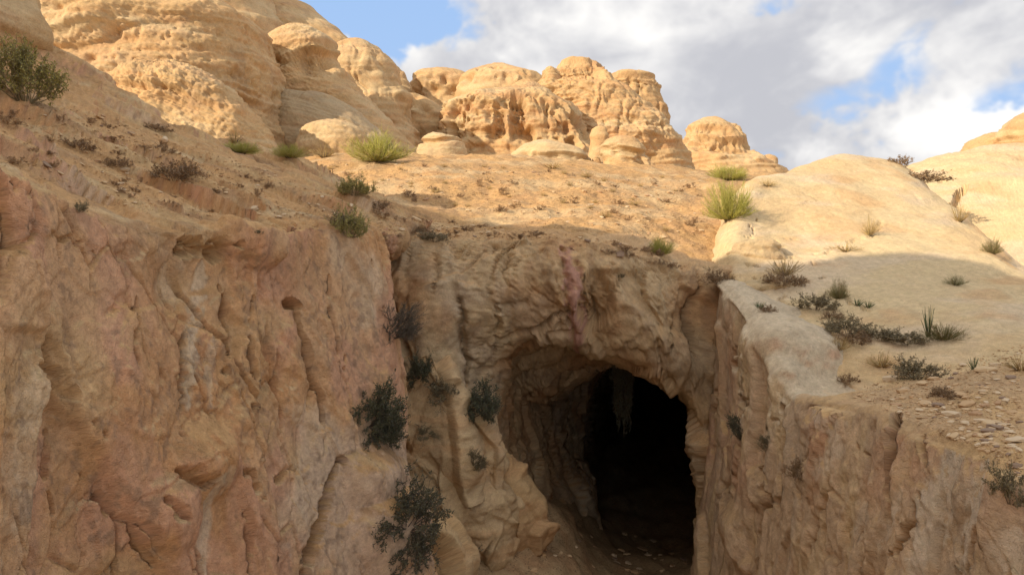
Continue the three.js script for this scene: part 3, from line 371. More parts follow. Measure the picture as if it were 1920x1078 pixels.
// ---- floor of the channel
{
  const ctrl = []; for (const d of [2, 8, 12, 16, 19, 22, 26, 31, 40, 56, 86]) ctrl.push([-8, -4, -1, 1, 2.6, 4, 6, 9, 14].map((x, i) => V(x + Math.max(0, d - 22) * 0.17, -8.3 - 2.4 * ss(18, 29, d) + (d > 14 && d < 30 ? ss(2.9 + (d - 20) * 0.2, 0.3, x) * 2.2 : 0.1) + 0.05 * ((i * 7 + d) % 3), -d)));
  const G = grid(ctrl, 110, 120), flip = false;
  push(G, flip, (x, y, z) => 0.22 * fbm(x * 0.7, y, z * 0.7, 4)); push(G, flip, (x, y, z) => 0.10 * facet(x * 3, y * 3, z * 3, 14) + 0.05 * fbm(x * 4, y * 4, z * 4, 4));
  structure(surfaceMesh('gorge_ground', G, flip, (c, x, y, z) => { const f = fbm(x * 2, y, z * 2, 5); lerpC(c, C(0.5, 0.34, 0.19), 1); lerpC(c, EARTH, ss(-0.1, 0.5, f)); }, sandMat, 2), 'rubble floor running into the dark tunnel', 'ground');
}

// ================================================================ THE PLATEAU
function plateau() {
  const row = (d, pts) => pts.map(p => at(p[0], p[1], p[2] ?? d));
  const xs = [380, 520, 640, 700, 780, 900, 1040, 1160, 1260, 1350, 1440, 1560];
  const rows = [[18.6, [520, 500, 490, 470, 455, 452, 450, 462, 495, 530, 560, 580]], [19.6, [470, 450, 440, 430, 425, 428, 430, 440, 474, 505, 520, 540]], [21.5, [430, 410, 400, 400, 400, 405, 408, 415, 440, 462, 470, 480]], [25, [390, 380, 372, 366, 362, 362, 368, 378, 396, 406, 410, 420]], [30, [340, 340, 336, 330, 325, 324, 332, 343, 358, 364, 366, 372]], [36, [305, 302, 300, 298, 297, 300, 310, 320, 331, 337, 340, 345]], [44, [296, 294, 293, 292, 292, 296, 305, 316, 328, 334, 336, 340]], [60, [300, 298, 296, 294, 294, 298, 306, 318, 330, 335, 338, 342]], [90, [310, 308, 306, 304, 304, 306, 312, 322, 332, 337, 340, 344]], [140, [330, 328, 326, 324, 324, 324, 326, 330, 336, 342, 346, 350]]];
  const ctrl = rows.map(([d, ys]) => xs.map((x, i) => at(x + (d > 40 ? (x - 900) * 0.35 : 0), ys[i], d)));
  const G = grid(ctrl, 310, 290), flip = false;
  push(G, flip, (x, y, z) => 0.3 * fbm(x * 0.2, y * 0.3, z * 0.2, 4) - 0.22 * ss(0.62, 0.8, ridge(x * 0.16 + 4, y * 0.1, z * 0.07, 2)));
  push(G, flip, (x, y, z) => { const m = ss(-0.2, 0.4, fbm(x * 0.4 + 7, y, z * 0.4, 3)); return 0.09 * fbm(x * 1.7, y * 1.7, z * 1.7, 4) + 0.10 * m * Math.max(0, facet(x * 1.3, y * 1.3, z * 1.3, 22) - 0.15) + 0.05 * ridge(x * 0.8, (y * 3 + z * 0.3), z * 0.8, 3); });
  structure(surfaceMesh('plateau_ground', G, flip, (c, x, y, z) => {
    const a = fbm(x * 0.35, y, z * 0.35, 4), f = fbm(x * 1.6, y * 1.6, z * 1.6, 4);
    lerpC(c, SAND, 1); lerpC(c, C(0.66, 0.45, 0.25), ss(-0.05, 0.3, a) * 0.9); lerpC(c, EARTH, ss(0.15, 0.45, f + 0.5 * fbm(x * 0.5 + 20, y, z * 0.5, 3)) * 0.65); lerpC(c, ORANGE, ss(0.0, 0.5, fbm(x * 0.7 + 9, y, z * 0.7, 3)) * 0.4); const v = 1 + 0.12 * f; c[0] *= v; c[1] *= v; c[2] *= v;
  }, sandMat, 2.5), 'sunlit orange sand slope rising to the foot of the domes', 'ground');
}
plateau();

// ---- smooth whaleback rock beyond the shelf, and the dome behind it
function slopePatch(name, label, ctrl, nu, nv, o) {
  const G = grid(ctrl.map(r => { const q = r.map(p => at(...p)); if (o.roll) { const e = q[0]; const k = ss(17.8, 19.5, -e.z); q.unshift(V(e.x + mixf(0.25, -0.9, k), e.y - mixf(0.9, 1.6, k), e.z)); q.unshift(V(e.x + mixf(0.5, -0.7, k), e.y - 3, e.z)); } return q; }), nu, nv);
  push(G, false, (x, y, z) => o.big * fbm(x * o.f, y * o.f, z * o.f, 3));
  const ls = lineTool(G, o.cracks || []);
  push(G, false, (x, y, z) => { const w = fbm(x * 0.5, y * 0.5, z * 0.5, 2), bed = y + o.dip * x + 0.4 * w; return 0.06 * ridge(x * 0.12, bed * 1.1, z * 0.12, 3) + 0.025 * fbm(x * 1.2, y * 1.2, z * 1.2, 4) + o.rough * facet(x * 0.9, y * 0.9, z * 0.9, 16) + crack(ls, x, y, z); });
  push(G, false, (x, y, z) => 0.022 * spall(x * 0.5, (y + o.dip * x) * 2.4, z * 0.5, 0.03) + 0.012 * ridge(x * 0.5, (y + o.dip * x) * 6, z * 0.5, 2) + 0.008 * fbm(x * 5, y * 5, z * 5, 4) - 0.05 * pitsAt(x * 1.6, y * 1.6, z * 1.6, 0.06));
  return structure(surfaceMesh(name, G, false, (c, x, y, z) => {
    const bed = y + o.dip * x, a = fbm(x * 0.25 + 3, bed * 0.8, z * 0.25, 4), f = fbm(x * 3, y * 3, z * 3, 3);
    lerpC(c, C(0.70, 0.525, 0.30), 1); lerpC(c, TAN, ss(-0.1, 0.45, a) * 0.5); lerpC(c, WHITE, ss(0.05, 0.5, fbm(x * 0.3 + 11, bed * 1.5, z * 0.3, 4)) * 0.7); lerpC(c, ORANGE, ss(0.25, 0.6, fbm(x * 0.5 + 51, bed * 1.2, z * 0.5, 4)) * 0.35); const v = 1 + 0.09 * f + 0.05 * a + 0.1 * fbm(x * 9, y * 9, z * 9, 3); c[0] *= v; c[1] *= v; c[2] *= v;
  }, smoothRockMat, 1.8), label, 'rock hill');
}
slopePatch('whaleback_hill', 'smooth cream whaleback rock half in a curved shadow', [
  [[1400, 700, 15.2], [1470, 745, 13.7], [1560, 760, 13], [1690, 755, 12], [1810, 735, 11.6], [1950, 705, 11.6], [2100, 690, 11.4], [2300, 680, 11]],
  [[1388, 585, 17], [1425, 610, 15.8], [1505, 628, 15], [1610, 652, 14], [1735, 640, 13.8], [1875, 618, 13.8], [2040, 605, 13.6], [2290, 600, 13]],
  [[1372, 512, 18.6], [1412, 512, 18.4], [1500, 520, 18.2], [1610, 540, 17.4], [1735, 545, 17], [1870, 545, 16.8], [2030, 560, 16], [2290, 580, 14.5]],
  [[1368, 450, 20.4], [1415, 446, 20.4], [1500, 448, 20.6], [1610, 455, 20.2], [1735, 460, 20], [1860, 482, 19.3], [2000, 545, 17.6], [2280, 570, 15.6]],
  [[1385, 396, 22.2], [1430, 384, 22.6], [1510, 372, 23.4], [1610, 370, 24], [1722, 382, 23.8], [1828, 430, 22.6], [1960, 520, 19.5], [2260, 560, 17]],
  [[1400, 352, 24.5], [1450, 332, 25.5], [1515, 314, 27], [1590, 303, 28], [1700, 326, 27.5], [1790, 396, 25], [1925, 505, 21.5], [2240, 555, 18.5]],
  [[1420, 350, 27], [1470, 335, 28.5], [1535, 322, 30], [1605, 314, 31], [1705, 340, 30], [1780, 420, 27], [1900, 530, 23.5], [2200, 580, 20.5]],
  [[1440, 400, 31], [1480, 395, 32], [1550, 400, 33], [1620, 400, 34], [1700, 440, 33], [1760, 520, 29], [1860, 640, 25], [2100, 680, 22]],
], 290, 250, { roll: true, big: 0.2, f: 0.22, dip: -0.06, rough: 0.015, cracks: [[[[1385, 400], [1402, 430], [1412, 452], [1440, 462], [1470, 452], [1520, 448]], 0.07, 0.22, 0.9], [[[1420, 400], [1412, 452], [1425, 500], [1418, 540]], 0.06, 0.2, 0.9], [[[1466, 450], [1474, 485], [1468, 512], [1500, 530], [1560, 520]], 0.08, 0.25, 0.9], [[[1370, 510], [1425, 502], [1470, 512]], 0.07, 0.2, 0.9], [[[1400, 560], [1450, 545], [1500, 530]], 0.06, 0.16, 0.9], [[[1440, 600], [1470, 560], [1465, 512]], 0.05, 0.14, 0.9], [[[1515, 500], [1540, 480], [1575, 465], [1605, 455], [1640, 440], [1650, 418]], 0.09, 0.14, 0.9], [[[1560, 525], [1585, 545], [1600, 575], [1640, 590]], 0.08, 0.2, 0.9], [[[1610, 367], [1680, 358], [1760, 362]], 0.06, 0.05, 0.9], [[[1490, 400], [1530, 376], [1600, 372]], 0.08, 0.06, 0.9]] });
slopePatch('rounded_hill', 'sunlit cream rock dome rising behind the whaleback gully', [
  [[1620, 440, 30], [1720, 470, 28], [1800, 520, 25], [1900, 580, 23], [2050, 620, 20], [2300, 640, 18]],
  [[1640, 390, 32], [1730, 400, 31], [1810, 440, 28.5], [1910, 500, 25.5], [2060, 540, 22.5], [2300, 560, 20]],
  [[1655, 340, 35], [1740, 340, 34], [1820, 355, 32], [1920, 380, 29.5], [2060, 420, 26], [2300, 440, 23]],
  [[1675, 312, 38], [1755, 296, 38], [1840, 282, 37.5], [1930, 282, 36], [2060, 300, 33], [2300, 310, 29]],
  [[1690, 318, 41], [1765, 300, 42], [1845, 286, 42], [1940, 284, 41], [2070, 300, 38], [2300, 310, 34]],
  [[1700, 360, 46], [1770, 360, 47], [1850, 350, 48], [1950, 350, 47], [2080, 360, 44], [2300, 380, 40]],
], 200, 130, { big: 0.35, f: 0.2, dip: 0.08, rough: 0.08, cracks: [[[[1815, 342], [1800, 365], [1784, 392]], 0.22, 0.6], [[[1750, 330], [1790, 350]], 0.25, 0.3]] });

// ================================================================ DOMES AND BOULDERS (closed bodies)
// outline: [py, px of one side, px of the other] from the top down; depth in metres of the middle of the body
function body(outline, d, o, nu, nv) {
  const rows = outline.map(([py, a, b]) => { const l = at(a, py, d), r = at(b, py, d); return { y: l.y, c: (l.x + r.x) / 2, h: (r.x - l.x) / 2 }; });
  const top = rows[0], last = rows[rows.length - 1]; rows.unshift({ y: top.y + top.h * 0.12, c: top.c, h: top.h * 0.55 }); rows.unshift({ y: rows[0].y + top.h * 0.05, c: top.c, h: 0.01 * top.h });
  rows.push({ y: last.y - o.sink, c: last.c, h: last.h * 1.04 });
  const wmax = Math.max(...rows.map(r => r.h)), ctrl = rows.map(r => { const out = []; const n = 24; for (let k = 0; k <= n; k++) { const t = k / n * Math.PI * 2, e = o.square ?? 0.85, c = Math.cos(t), s = Math.sin(t), b = Math.min(r.h * 1.15, mixf(r.h, wmax, 0.25 * Math.min(1, r.h / wmax * 2))) * (o.deep ?? 0.8); out.push(V(r.c + r.h * Math.sign(c) * Math.abs(c) ** e, r.y, -d - (o.lean ?? 0) * (r.y - last.y) + b * Math.sign(s) * Math.abs(s) ** e)); } return out; });
  const G = grid(ctrl, Math.round(nu * 0.64), Math.round(nv * 0.72), -d - 0.2 * wmax); G.closed = true; return G;
}
const D = { strata: 0.5, sf: 0.9, dip: 0, pits: 0, pf: 1, big: 0.6, bf: 0.12, flute: 0, fine: 0.06, notch: [] };
function bedding(x, y, z, o) { return y + o.dip * x + 0.5 * fbm(x * 0.12, y * 0.12, z * 0.12, 2); }
function rockBody(name, label, outline, d, opt, nu, nv, thing) {
  const o = { ...D, sink: 4, seed: d, ...opt }, G = body(outline, d, o, nu, nv), q = o.seed * 1.37, flip = false, sc = o.scale ?? 1;
  const notch = o.notch.map(([py, t, dep, a = -1e9, b = 1e9]) => [hOf(py, d), t, dep, at(a, py, d).x, at(b, py, d).x]);
  if (o.chip) push(G, flip, (x, y, z) => { const w = fbm(x * 0.6, y * 0.6, z * 0.6, 3); return 0.3 * lobes(x * 0.6 + 0.3 * w, y * 0.25 + q, z * 0.6) + 0.42 * facet(x * 0.75 + 0.06 * w + q, y * 0.32, z * 0.75, 110) + 0.14 * facet(x * 1.6 + 0.06 * w, y * 0.7 + q, z * 1.6, 110) + 0.1 * spall(x * 0.8, y * 0.5 + 0.3 * w, z * 0.8 + q) - 0.2 * seam(x * 0.8 + 0.3 * w + q, y * 0.35, z * 0.8) * ss(-0.1, 0.2, w); });
  push(G, flip, (x, y, z) => { let v = o.big * fbm(x * o.bf + q, y * o.bf * 1.3, z * o.bf, 3) + o.big * 0.9 * lobes(x * o.bf * 1.3 + q, y * o.bf * 0.7, z * o.bf * 1.3); return v; });
  push(G, flip, (x, y, z, nx, ny) => {
    const b = bedding(x, y, z, o), steep = ss(0.95, 0.5, ny), w = noise(x * 0.5 + q, y * 0.5, z * 0.5);
    let v = o.strata * (0.5 * noise(x * 0.07 + q, b * o.sf, z * 0.07) + 0.35 * (ridge(x * 0.12, b * o.sf * 2.3 + q, z * 0.12, 2) - 0.5)) * steep;
    for (const [h, t, dep, x0, x1] of notch) { const k = (b - y + y - h - 0.3 * w) / t; if (Math.abs(k) < 1 && x > x0 - 1 && x < x1 + 1) v -= dep * (k > 0 ? (1 - k) ** 0.35 * ss(0, 0.12, 1 - k) : (1 + k)) * ss(-0.25, 0.15, noise(x * 0.35 + q, 1.5, z * 0.35) + 0.25) * ss(x0 - 1, x0, x) * ss(x1 + 1, x1, x); }
    if (o.flute) { const m = ss(-0.1, 0.3, noise(x * 0.15 + q, y * 0.2, z * 0.15) + 0.15); v -= o.flute * m * steep * Math.max(0, ridge(x * 0.9 + w, y * 0.16, z * 0.9 + q, 2) - 0.35); }
    return v + o.strata * 0.22 * spall(x * 0.16 + q, b * 0.7, z * 0.16) * steep + 0.1 * sc * facet(x * 0.6 + q, y * 0.6, z * 0.6, 24);
  });
  push(G, flip, (x, y, z, nx, ny) => {
    const b = bedding(x, y, z, o), steep = ss(0.9, 0.4, ny); const zn = ss(-0.1, 0.3, noise(x * 0.13 + q, b * 0.4, z * 0.13)); let v = o.fine * ((ridge(x * 0.25, b * 4 + q, z * 0.25, 2) - 0.4) * (0.35 + zn) + 0.6 * (ridge(x * 0.3, b * 8 + q, z * 0.3, 2) - 0.4)) * steep + o.fine * 0.5 * fbm(x * 2.2 / sc, y * 2.2 / sc, z * 2.2 / sc, 4) * (0.4 + zn) + o.fine * 0.8 * spall(x * 0.7, b * 2.2, z * 0.7, 0.04) * steep * (0.3 + zn) + o.fine * 0.35 * fbm(x * 5 / sc, y * 6 / sc, z * 5 / sc, 3);
    if (o.honey) { const [p0, p1, dep, fr] = o.honey, k = ss(hOf(p1, d) - 0.6, hOf(p1, d) + 0.4, y + noise(x * 0.4, 3, z * 0.4)) * ss(hOf(p0, d) + 0.5, hOf(p0, d) - 0.4, y + 0.8 * noise(x * 0.5, 7, z * 0.5)), wp = 0.3 * noise(x * 0.9, y * 0.9, z * 0.9); worley(x * fr + wp, y * fr * 0.42, z * fr); v -= dep * k * ss(0.5, 0.28, WO[0]) * (0.35 + 0.65 * WO[1]); worley(x * fr * 2.1 + 5, y * fr * 1.1 + wp, z * fr * 2.1); v -= 0.4 * dep * k * ss(0.45, 0.2, WO[0]) * WO[1]; }
    if (o.pits) { const zone = ss(o.pz ?? 0.0, (o.pz ?? 0) + 0.2, noise(x * 0.10 + q, b * 0.35, z * 0.10) + 0.1) * ss(0.97, 0.8, ny), wp = 0.25 * noise(x * 1.1, y * 1.1, z * 1.1); v -= zone * o.pits * (pitsAt(x * o.pf + wp, y * o.pf * 0.75, z * o.pf + wp, 0.7) + 0.4 * pitsAt(x * o.pf * 2.3, y * o.pf * 1.8 + wp, z * o.pf * 2.3, 0.6)); }
    return v;
  });
  const m = surfaceMesh(name, G, flip, (c, x, y, z) => {
    const b = bedding(x, y, z, o), a = fbm(x * 0.1 + q, b * 0.5, z * 0.1, 4), s = fbm(x * 0.15, b * 2.2 + q, z * 0.15, 3), f = fbm(x * 1.5, y * 1.5, z * 1.5, 4);
    lerpC(c, o.base ?? TAN, 1); lerpC(c, PALE, ss(-0.1, 0.45, a + 0.2 * f) * (o.pale ?? 0.8)); lerpC(c, ORANGE, ss(0.0, 0.3, s + 0.25 * f) * (o.warm ?? 0.42) * 0.65); lerpC(c, RUST, ss(0.15, 0.4, fbm(x * 0.22 + 8, b * 0.8 + q, z * 0.22, 4) + 0.2 * f) * 0.6 * (o.warm ?? 0.42)); lerpC(c, VARNISH, ss(0.3, 0.7, fbm(x * 0.8, y * 0.25, z * 0.8 + q, 4)) * 0.3); const v = 1 + 0.11 * f + 0.06 * s; c[0] *= v; c[1] *= v; c[2] *= v;
  }, o.mat ?? rockMat, o.uvm ?? 2.2);
  // wind the closed body once round: its first and last columns meet
  if (thing) { m.userData = { label, category: 'boulder' }; scene.add(m); solids.push(m); } else structure(m, label, 'rock hill');
  return m;
}
const dome = (label, outline, d, o, nu, nv) => rockBody(numbered('rock_hill'), label, outline, d, o, nu, nv);
const boulder = (label, outline, d, o, nu = 150, nv = 110) => rockBody(numbered('boulder'), label, outline, d, { big: 0.2, bf: 0.35, strata: 0.18, fine: 0.05, sink: 1.6, scale: 0.6, ...o }, nu, nv, true);
const names = {};
function numbered(n) { names[n] = (names[n] ?? -1) + 1; return names[n] ? `${n}_${String(names[n]).padStart(3, '0')}` : n; }

dome('broad pale sandstone dome pitted with small hollows, largest of the row', [[-40, 130, 330], [-12, 85, 380], [15, 58, 430], [50, 42, 478], [95, 36, 500], [160, 30, 516], [220, 26, 528], [285, 20, 540], [350, 10, 548]], 43, { strata: 0.55, sf: 0.55, pits: 0.35, pf: 1.0, pz: -0.05, deep: 0.8, fine: 0.14, dip: -0.05, notch: [[100, 0.9, 0.5, 60, 330], [118, 0.7, 0.35, 60, 300]], warm: 0.45 }, 560, 330);
dome('low layered sandstone flank with fine bedding lines below the broad dome', [[124, 275, 345], [136, 240, 395], [160, 215, 436], [200, 200, 472], [240, 190, 500], [290, 180, 524], [340, 170, 540]], 37, { strata: 0.4, sf: 0.9, fine: 0.2, dip: 0.25, pits: 0.12, pf: 1.2, deep: 0.7, seed: 12 }, 360, 200);
dome('high pale dome behind the broad dome summit', [[-90, 340, 430], [-40, 320, 480], [0, 310, 503], [30, 310, 520], [80, 310, 540], [200, 310, 560]], 64, { strata: 0.8, sf: 0.5, sink: 10, seed: 21 }, 220, 150);
dome('long dome crest descending behind the tall sloping dome', [[10, 512, 558], [26, 494, 592], [52, 484, 630], [86, 476, 668], [128, 468, 706], [180, 460, 742], [260, 450, 790]], 68, { strata: 0.8, sf: 0.6, sink: 10, seed: 34 }, 200, 130);
dome('tall sloping dome with an overhang line and shaded foot', [[54, 538, 584], [68, 512, 606], [92, 498, 626], [130, 492, 648], [180, 496, 690], [230, 504, 735], [270, 512, 775], [310, 515, 812]], 50, { strata: 0.5, sf: 0.55, deep: 0.75, notch: [[84, 1.0, 1.0, 505, 630], [104, 0.5, 0.3, 505, 600]], fine: 0.12, dip: -0.12, seed: 45 }, 340, 260);
dome('ridge shoulder stepping down behind the tall sloping dome', [[86, 640, 680], [102, 622, 706], [140, 616, 738], [190, 630, 768], [235, 650, 784], [290, 650, 794]], 58, { strata: 0.7, sf: 0.5, flute: 0.5, seed: 56, sink: 6, deep: 0.9 }, 220, 180);
dome('grey smooth slab dipping between the two big domes', [[172, 520, 556], [186, 516, 610], [212, 512, 662], [245, 508, 705], [290, 505, 750], [330, 500, 770]], 44.5, { strata: 0.2, fine: 0.07, base: C(0.50, 0.37, 0.22), warm: 0.2, pale: 0.2, dip: 0.3, seed: 67, deep: 0.6, big: 0.3 }, 240, 160);
dome('small layered mound at the foot of the grey slab', [[229, 596, 640], [238, 574, 668], [256, 562, 690], [290, 554, 704], [320, 550, 715]], 41, { strata: 0.25, sf: 1.2, fine: 0.12, seed: 78, sink: 3, big: 0.2 }, 200, 110);
dome('narrow blocky knob at the gap in the skyline', [[123, 716, 744], [138, 712, 760], [175, 710, 778], [220, 708, 788], [300, 700, 800]], 78, { strata: 0.9, sf: 0.5, pits: 0.5, pf: 0.6, seed: 89, sink: 8 }, 150, 130);
dome('rounded hollowed knob between the gap and the fluted cliff', [[134, 792, 850], [145, 779, 884], [176, 774, 908], [220, 770, 922], [300, 765, 940]], 74, { strata: 0.7, sf: 0.5, pits: 0.5, pf: 0.5, honey: [146, 176, 0.9, 0.55], seed: 91, sink: 8 }, 200, 150);
dome('twin topped dome behind the fluted cliff', [[126, 908, 946], [137, 880, 984], [156, 866, 1028], [200, 855, 1046], [300, 850, 1060]], 72, { strata: 0.6, sf: 0.5, pits: 0.4, pf: 0.6, honey: [146, 172, 0.7, 0.6], seed: 103, sink: 8 }, 200, 140);
dome('fluted honeycombed cliff with rows of vertical hollows', [[152, 964, 996], [164, 926, 1016], [182, 862, 1040], [200, 834, 1072], [232, 826, 1098], [266, 826, 1114], [305, 830, 1128], [330, 830, 1134]], 60, { strata: 0.5, sf: 0.5, pits: 0.5, pf: 0.6, pz: -0.2, flute: 1.2, honey: [196, 272, 1.3, 0.62], seed: 117, deep: 0.6, square: 0.7, warm: 0.7, fine: 0.12 }, 420, 220);
dome('shaded low block between the skyline gap and the fluted cliff', [[185, 755, 790], [205, 748, 830], [240, 745, 850], [290, 745, 870], [320, 740, 880]], 64, { strata: 0.6, sf: 0.6, pits: 0.6, pf: 0.6, flute: 0.6, seed: 127, sink: 6, warm: 0.7 }, 180, 120);
dome('tall rounded summit with a hollowed brow', [[109, 1056, 1098], [117, 1030, 1122], [134, 1012, 1140], [152, 1008, 1152], [180, 1006, 1186], [225, 1012, 1232], [275, 1020, 1272], [332, 1030, 1296]], 65, { strata: 0.6, sf: 0.45, pits: 0.9, pf: 0.5, pz: -0.02, flute: 0.6, seed: 138, deep: 0.75, honey: [122, 152, 0.9, 0.6], notch: [[142, 1.5, 1.3, 1040, 1138]], warm: 0.6, fine: 0.12 }, 420, 280);
dome('dark flanked shoulder of the tall summit ending in a knob', [[140, 1172, 1212], [147, 1136, 1227], [164, 1120, 1237], [190, 1140, 1240], [235, 1140, 1260], [285, 1140, 1284], [336, 1140, 1295]], 69, { strata: 0.7, sf: 0.45, flute: 1.2, honey: [155, 185, 0.8, 0.6], seed: 149, deep: 0.8, notch: [[166, 1.0, 0.35]] }, 260, 200);
dome('far stepped dome standing apart beyond the green bush', [[219, 1312, 1344], [230, 1292, 1360], [246, 1282, 1376], [266, 1274, 1398], [286, 1268, 1420], [310, 1262, 1450], [340, 1255, 1470]], 98, { strata: 1.0, sf: 0.35, flute: 0.6, honey: [268, 300, 1.0, 0.4], seed: 154, sink: 10, notch: [[256, 0.8, 0.6], [282, 1.2, 1.0]], warm: 0.5 }, 260, 170);
dome('low knob at the outer end of the far stepped dome', [[290, 1432, 1446], [297, 1424, 1452], [312, 1415, 1456], [335, 1400, 1462]], 96, { strata: 0.6, sf: 0.5, pits: 0.5, pf: 0.6, seed: 163, sink: 6 }, 110, 80);
dome('narrow shaded rib beside the far stepped dome', [[236, 1366, 1384], [250, 1358, 1394], [275, 1350, 1404], [310, 1340, 1420]], 101, { strata: 0.8, sf: 0.4, flute: 0.8, seed: 171, sink: 8 }, 110, 90);
dome('brown outcrop on the skyline above the cream dome', [[250, 1842, 1872], [260, 1822, 1890], [275, 1810, 1898], [300, 1800, 1910]], 50, { strata: 0.4, pits: 0.3, pf: 0.9, seed: 187, big: 0.3, bf: 0.3, sink: 3 }, 150, 90);
dome('craggy outcrop at the edge above the cream dome', [[212, 1930, 1980], [232, 1900, 2010], [255, 1888, 2030], [300, 1880, 2050]], 48, { strata: 0.5, pits: 0.4, pf: 0.8, seed: 199, big: 0.5, bf: 0.3, sink: 3 }, 150, 110);
dome('brown rock pillar above the slope bush', [[-150, -180, -60], [-60, -260, 10], [-10, -280, 36], [30, -280, 54], [62, -280, 56], [92, -280, 46], [140, -280, 36], [220, -280, 30]], 17.5, { strata: 0.25, sf: 1.2, big: 0.3, bf: 0.35, fine: 0.06, seed: 211, sink: 3, warm: 0.5, uvm: 0.8 }, 300, 220);

boulder('mushroom shaped pale boulder with a hollowed side', [[256, 1150, 1184], [263, 1134, 1199], [274, 1128, 1208], [286, 1127, 1213], [296, 1131, 1216], [327, 1130, 1219]], 42.5, { notch: [[290, 0.25, 0.3, 1130, 1200]], honey: [292, 318, 0.7, 1.0], seed: 5 }, 180, 130);
boulder('wide low cream boulder with a dark undercut edge', [[267, 1004, 1056], [275, 980, 1082], [290, 962, 1098], [304, 956, 1106], [318, 955, 1110]], 44, { seed: 6, notch: [[307, 0.3, 0.3]], honey: [302, 316, 0.5, 1.2], base: PALE });
boulder('slab capped cream boulder beside the big green bush', [[251, 798, 838], [257, 790, 860], [266, 785, 868], [280, 782, 872], [298, 780, 876]], 46, { seed: 7, notch: [[264, 0.18, 0.3]], base: PALE });
boulder('small upright boulder tucked behind the mushroom boulder', [[238, 1118, 1134], [250, 1108, 1142], [275, 1104, 1148], [312, 1102, 1150]], 49, { seed: 8 }, 100, 80);
boulder('split pale block at the broken corner of the whaleback', [[454, 1388, 1456], [463, 1374, 1468], [490, 1367, 1474], [524, 1362, 1478]], 19.4, { seed: 51, base: PALE, warm: 0.12, deep: 0.6, square: 0.6, big: 0.12, bf: 0.8, sink: 0.8, uvm: 0.9 }, 150, 100);
boulder('low pale slab in front of the split block', [[524, 1404, 1486], [533, 1388, 1502], [552, 1382, 1508], [575, 1380, 1510]], 17.7, { seed: 52, base: PALE, warm: 0.12, deep: 0.6, square: 0.6, big: 0.12, bf: 0.8, sink: 0.7, uvm: 0.9 }, 140, 80);
boulder('little block leaning at the foot of the mushroom boulder', [[292, 1112, 1128], [300, 1106, 1132], [322, 1104, 1134]], 43.5, { seed: 9 }, 70, 50);

// buttress of broken rock beside the tunnel mouth
function buttress(label, outline, d, o, nu, nv) { const m = rockBody(numbered('gorge_buttress'), label, outline, d, { big: 0.4, bf: 0.45, strata: 0.04, sf: 1.5, fine: 0.035, sink: 2.5, scale: 0.8, chip: 1, uvm: 0.8, deep: 0.7, ...o }, nu, nv); m.userData.category = 'rock'; return m; }
buttress('broken pale buttress with bushes beside the tunnel mouth', [[690, 775, 812], [720, 752, 840], [760, 742, 862], [800, 735, 892], [850, 725, 920], [905, 720, 940], [960, 715, 955], [1078, 710, 965], [1200, 700, 980]], 16.5, { seed: 3, base: C(0.64, 0.445, 0.245), warm: 0.5, pale: 0.4, square: 0.6, deep: 0.55 }, 340, 320);
buttress('leaning brown slab at the foot of the tunnel mouth', [[815, 900, 925], [850, 890, 940], [900, 880, 962], [945, 875, 985], [990, 870, 1000], [1040, 870, 1002], [1150, 865, 1000]], 16.6, { seed: 4, base: TAN, warm: 0.6, square: 0.75 }, 220, 220);
buttress('pointed pale pinnacle on top of the broken buttress', [[668, 786, 806], [690, 766, 830], [730, 752, 846], [780, 742, 858], [840, 735, 870]], 15.9, { seed: 24, base: C(0.64, 0.445, 0.245), warm: 0.5, pale: 0.4, square: 0.6, deep: 0.5, sink: 1 }, 170, 150);
buttress('stepped block between the broken buttress and the leaning slab', [[792, 868, 905], [820, 858, 924], [860, 850, 936], [930, 845, 944], [1000, 840, 950]], 16.2, { seed: 25, base: C(0.64, 0.445, 0.245), warm: 0.5, pale: 0.4, square: 0.6, deep: 0.5, sink: 1 }, 170, 150);
buttress('rounded pale block at the foot of the gorge cliff', [[985, 760, 800], [1010, 740, 830], [1045, 725, 852], [1090, 715, 865], [1200, 700, 870]], 13.2, { seed: 14, base: TAN, warm: 0.5 }, 150, 100);

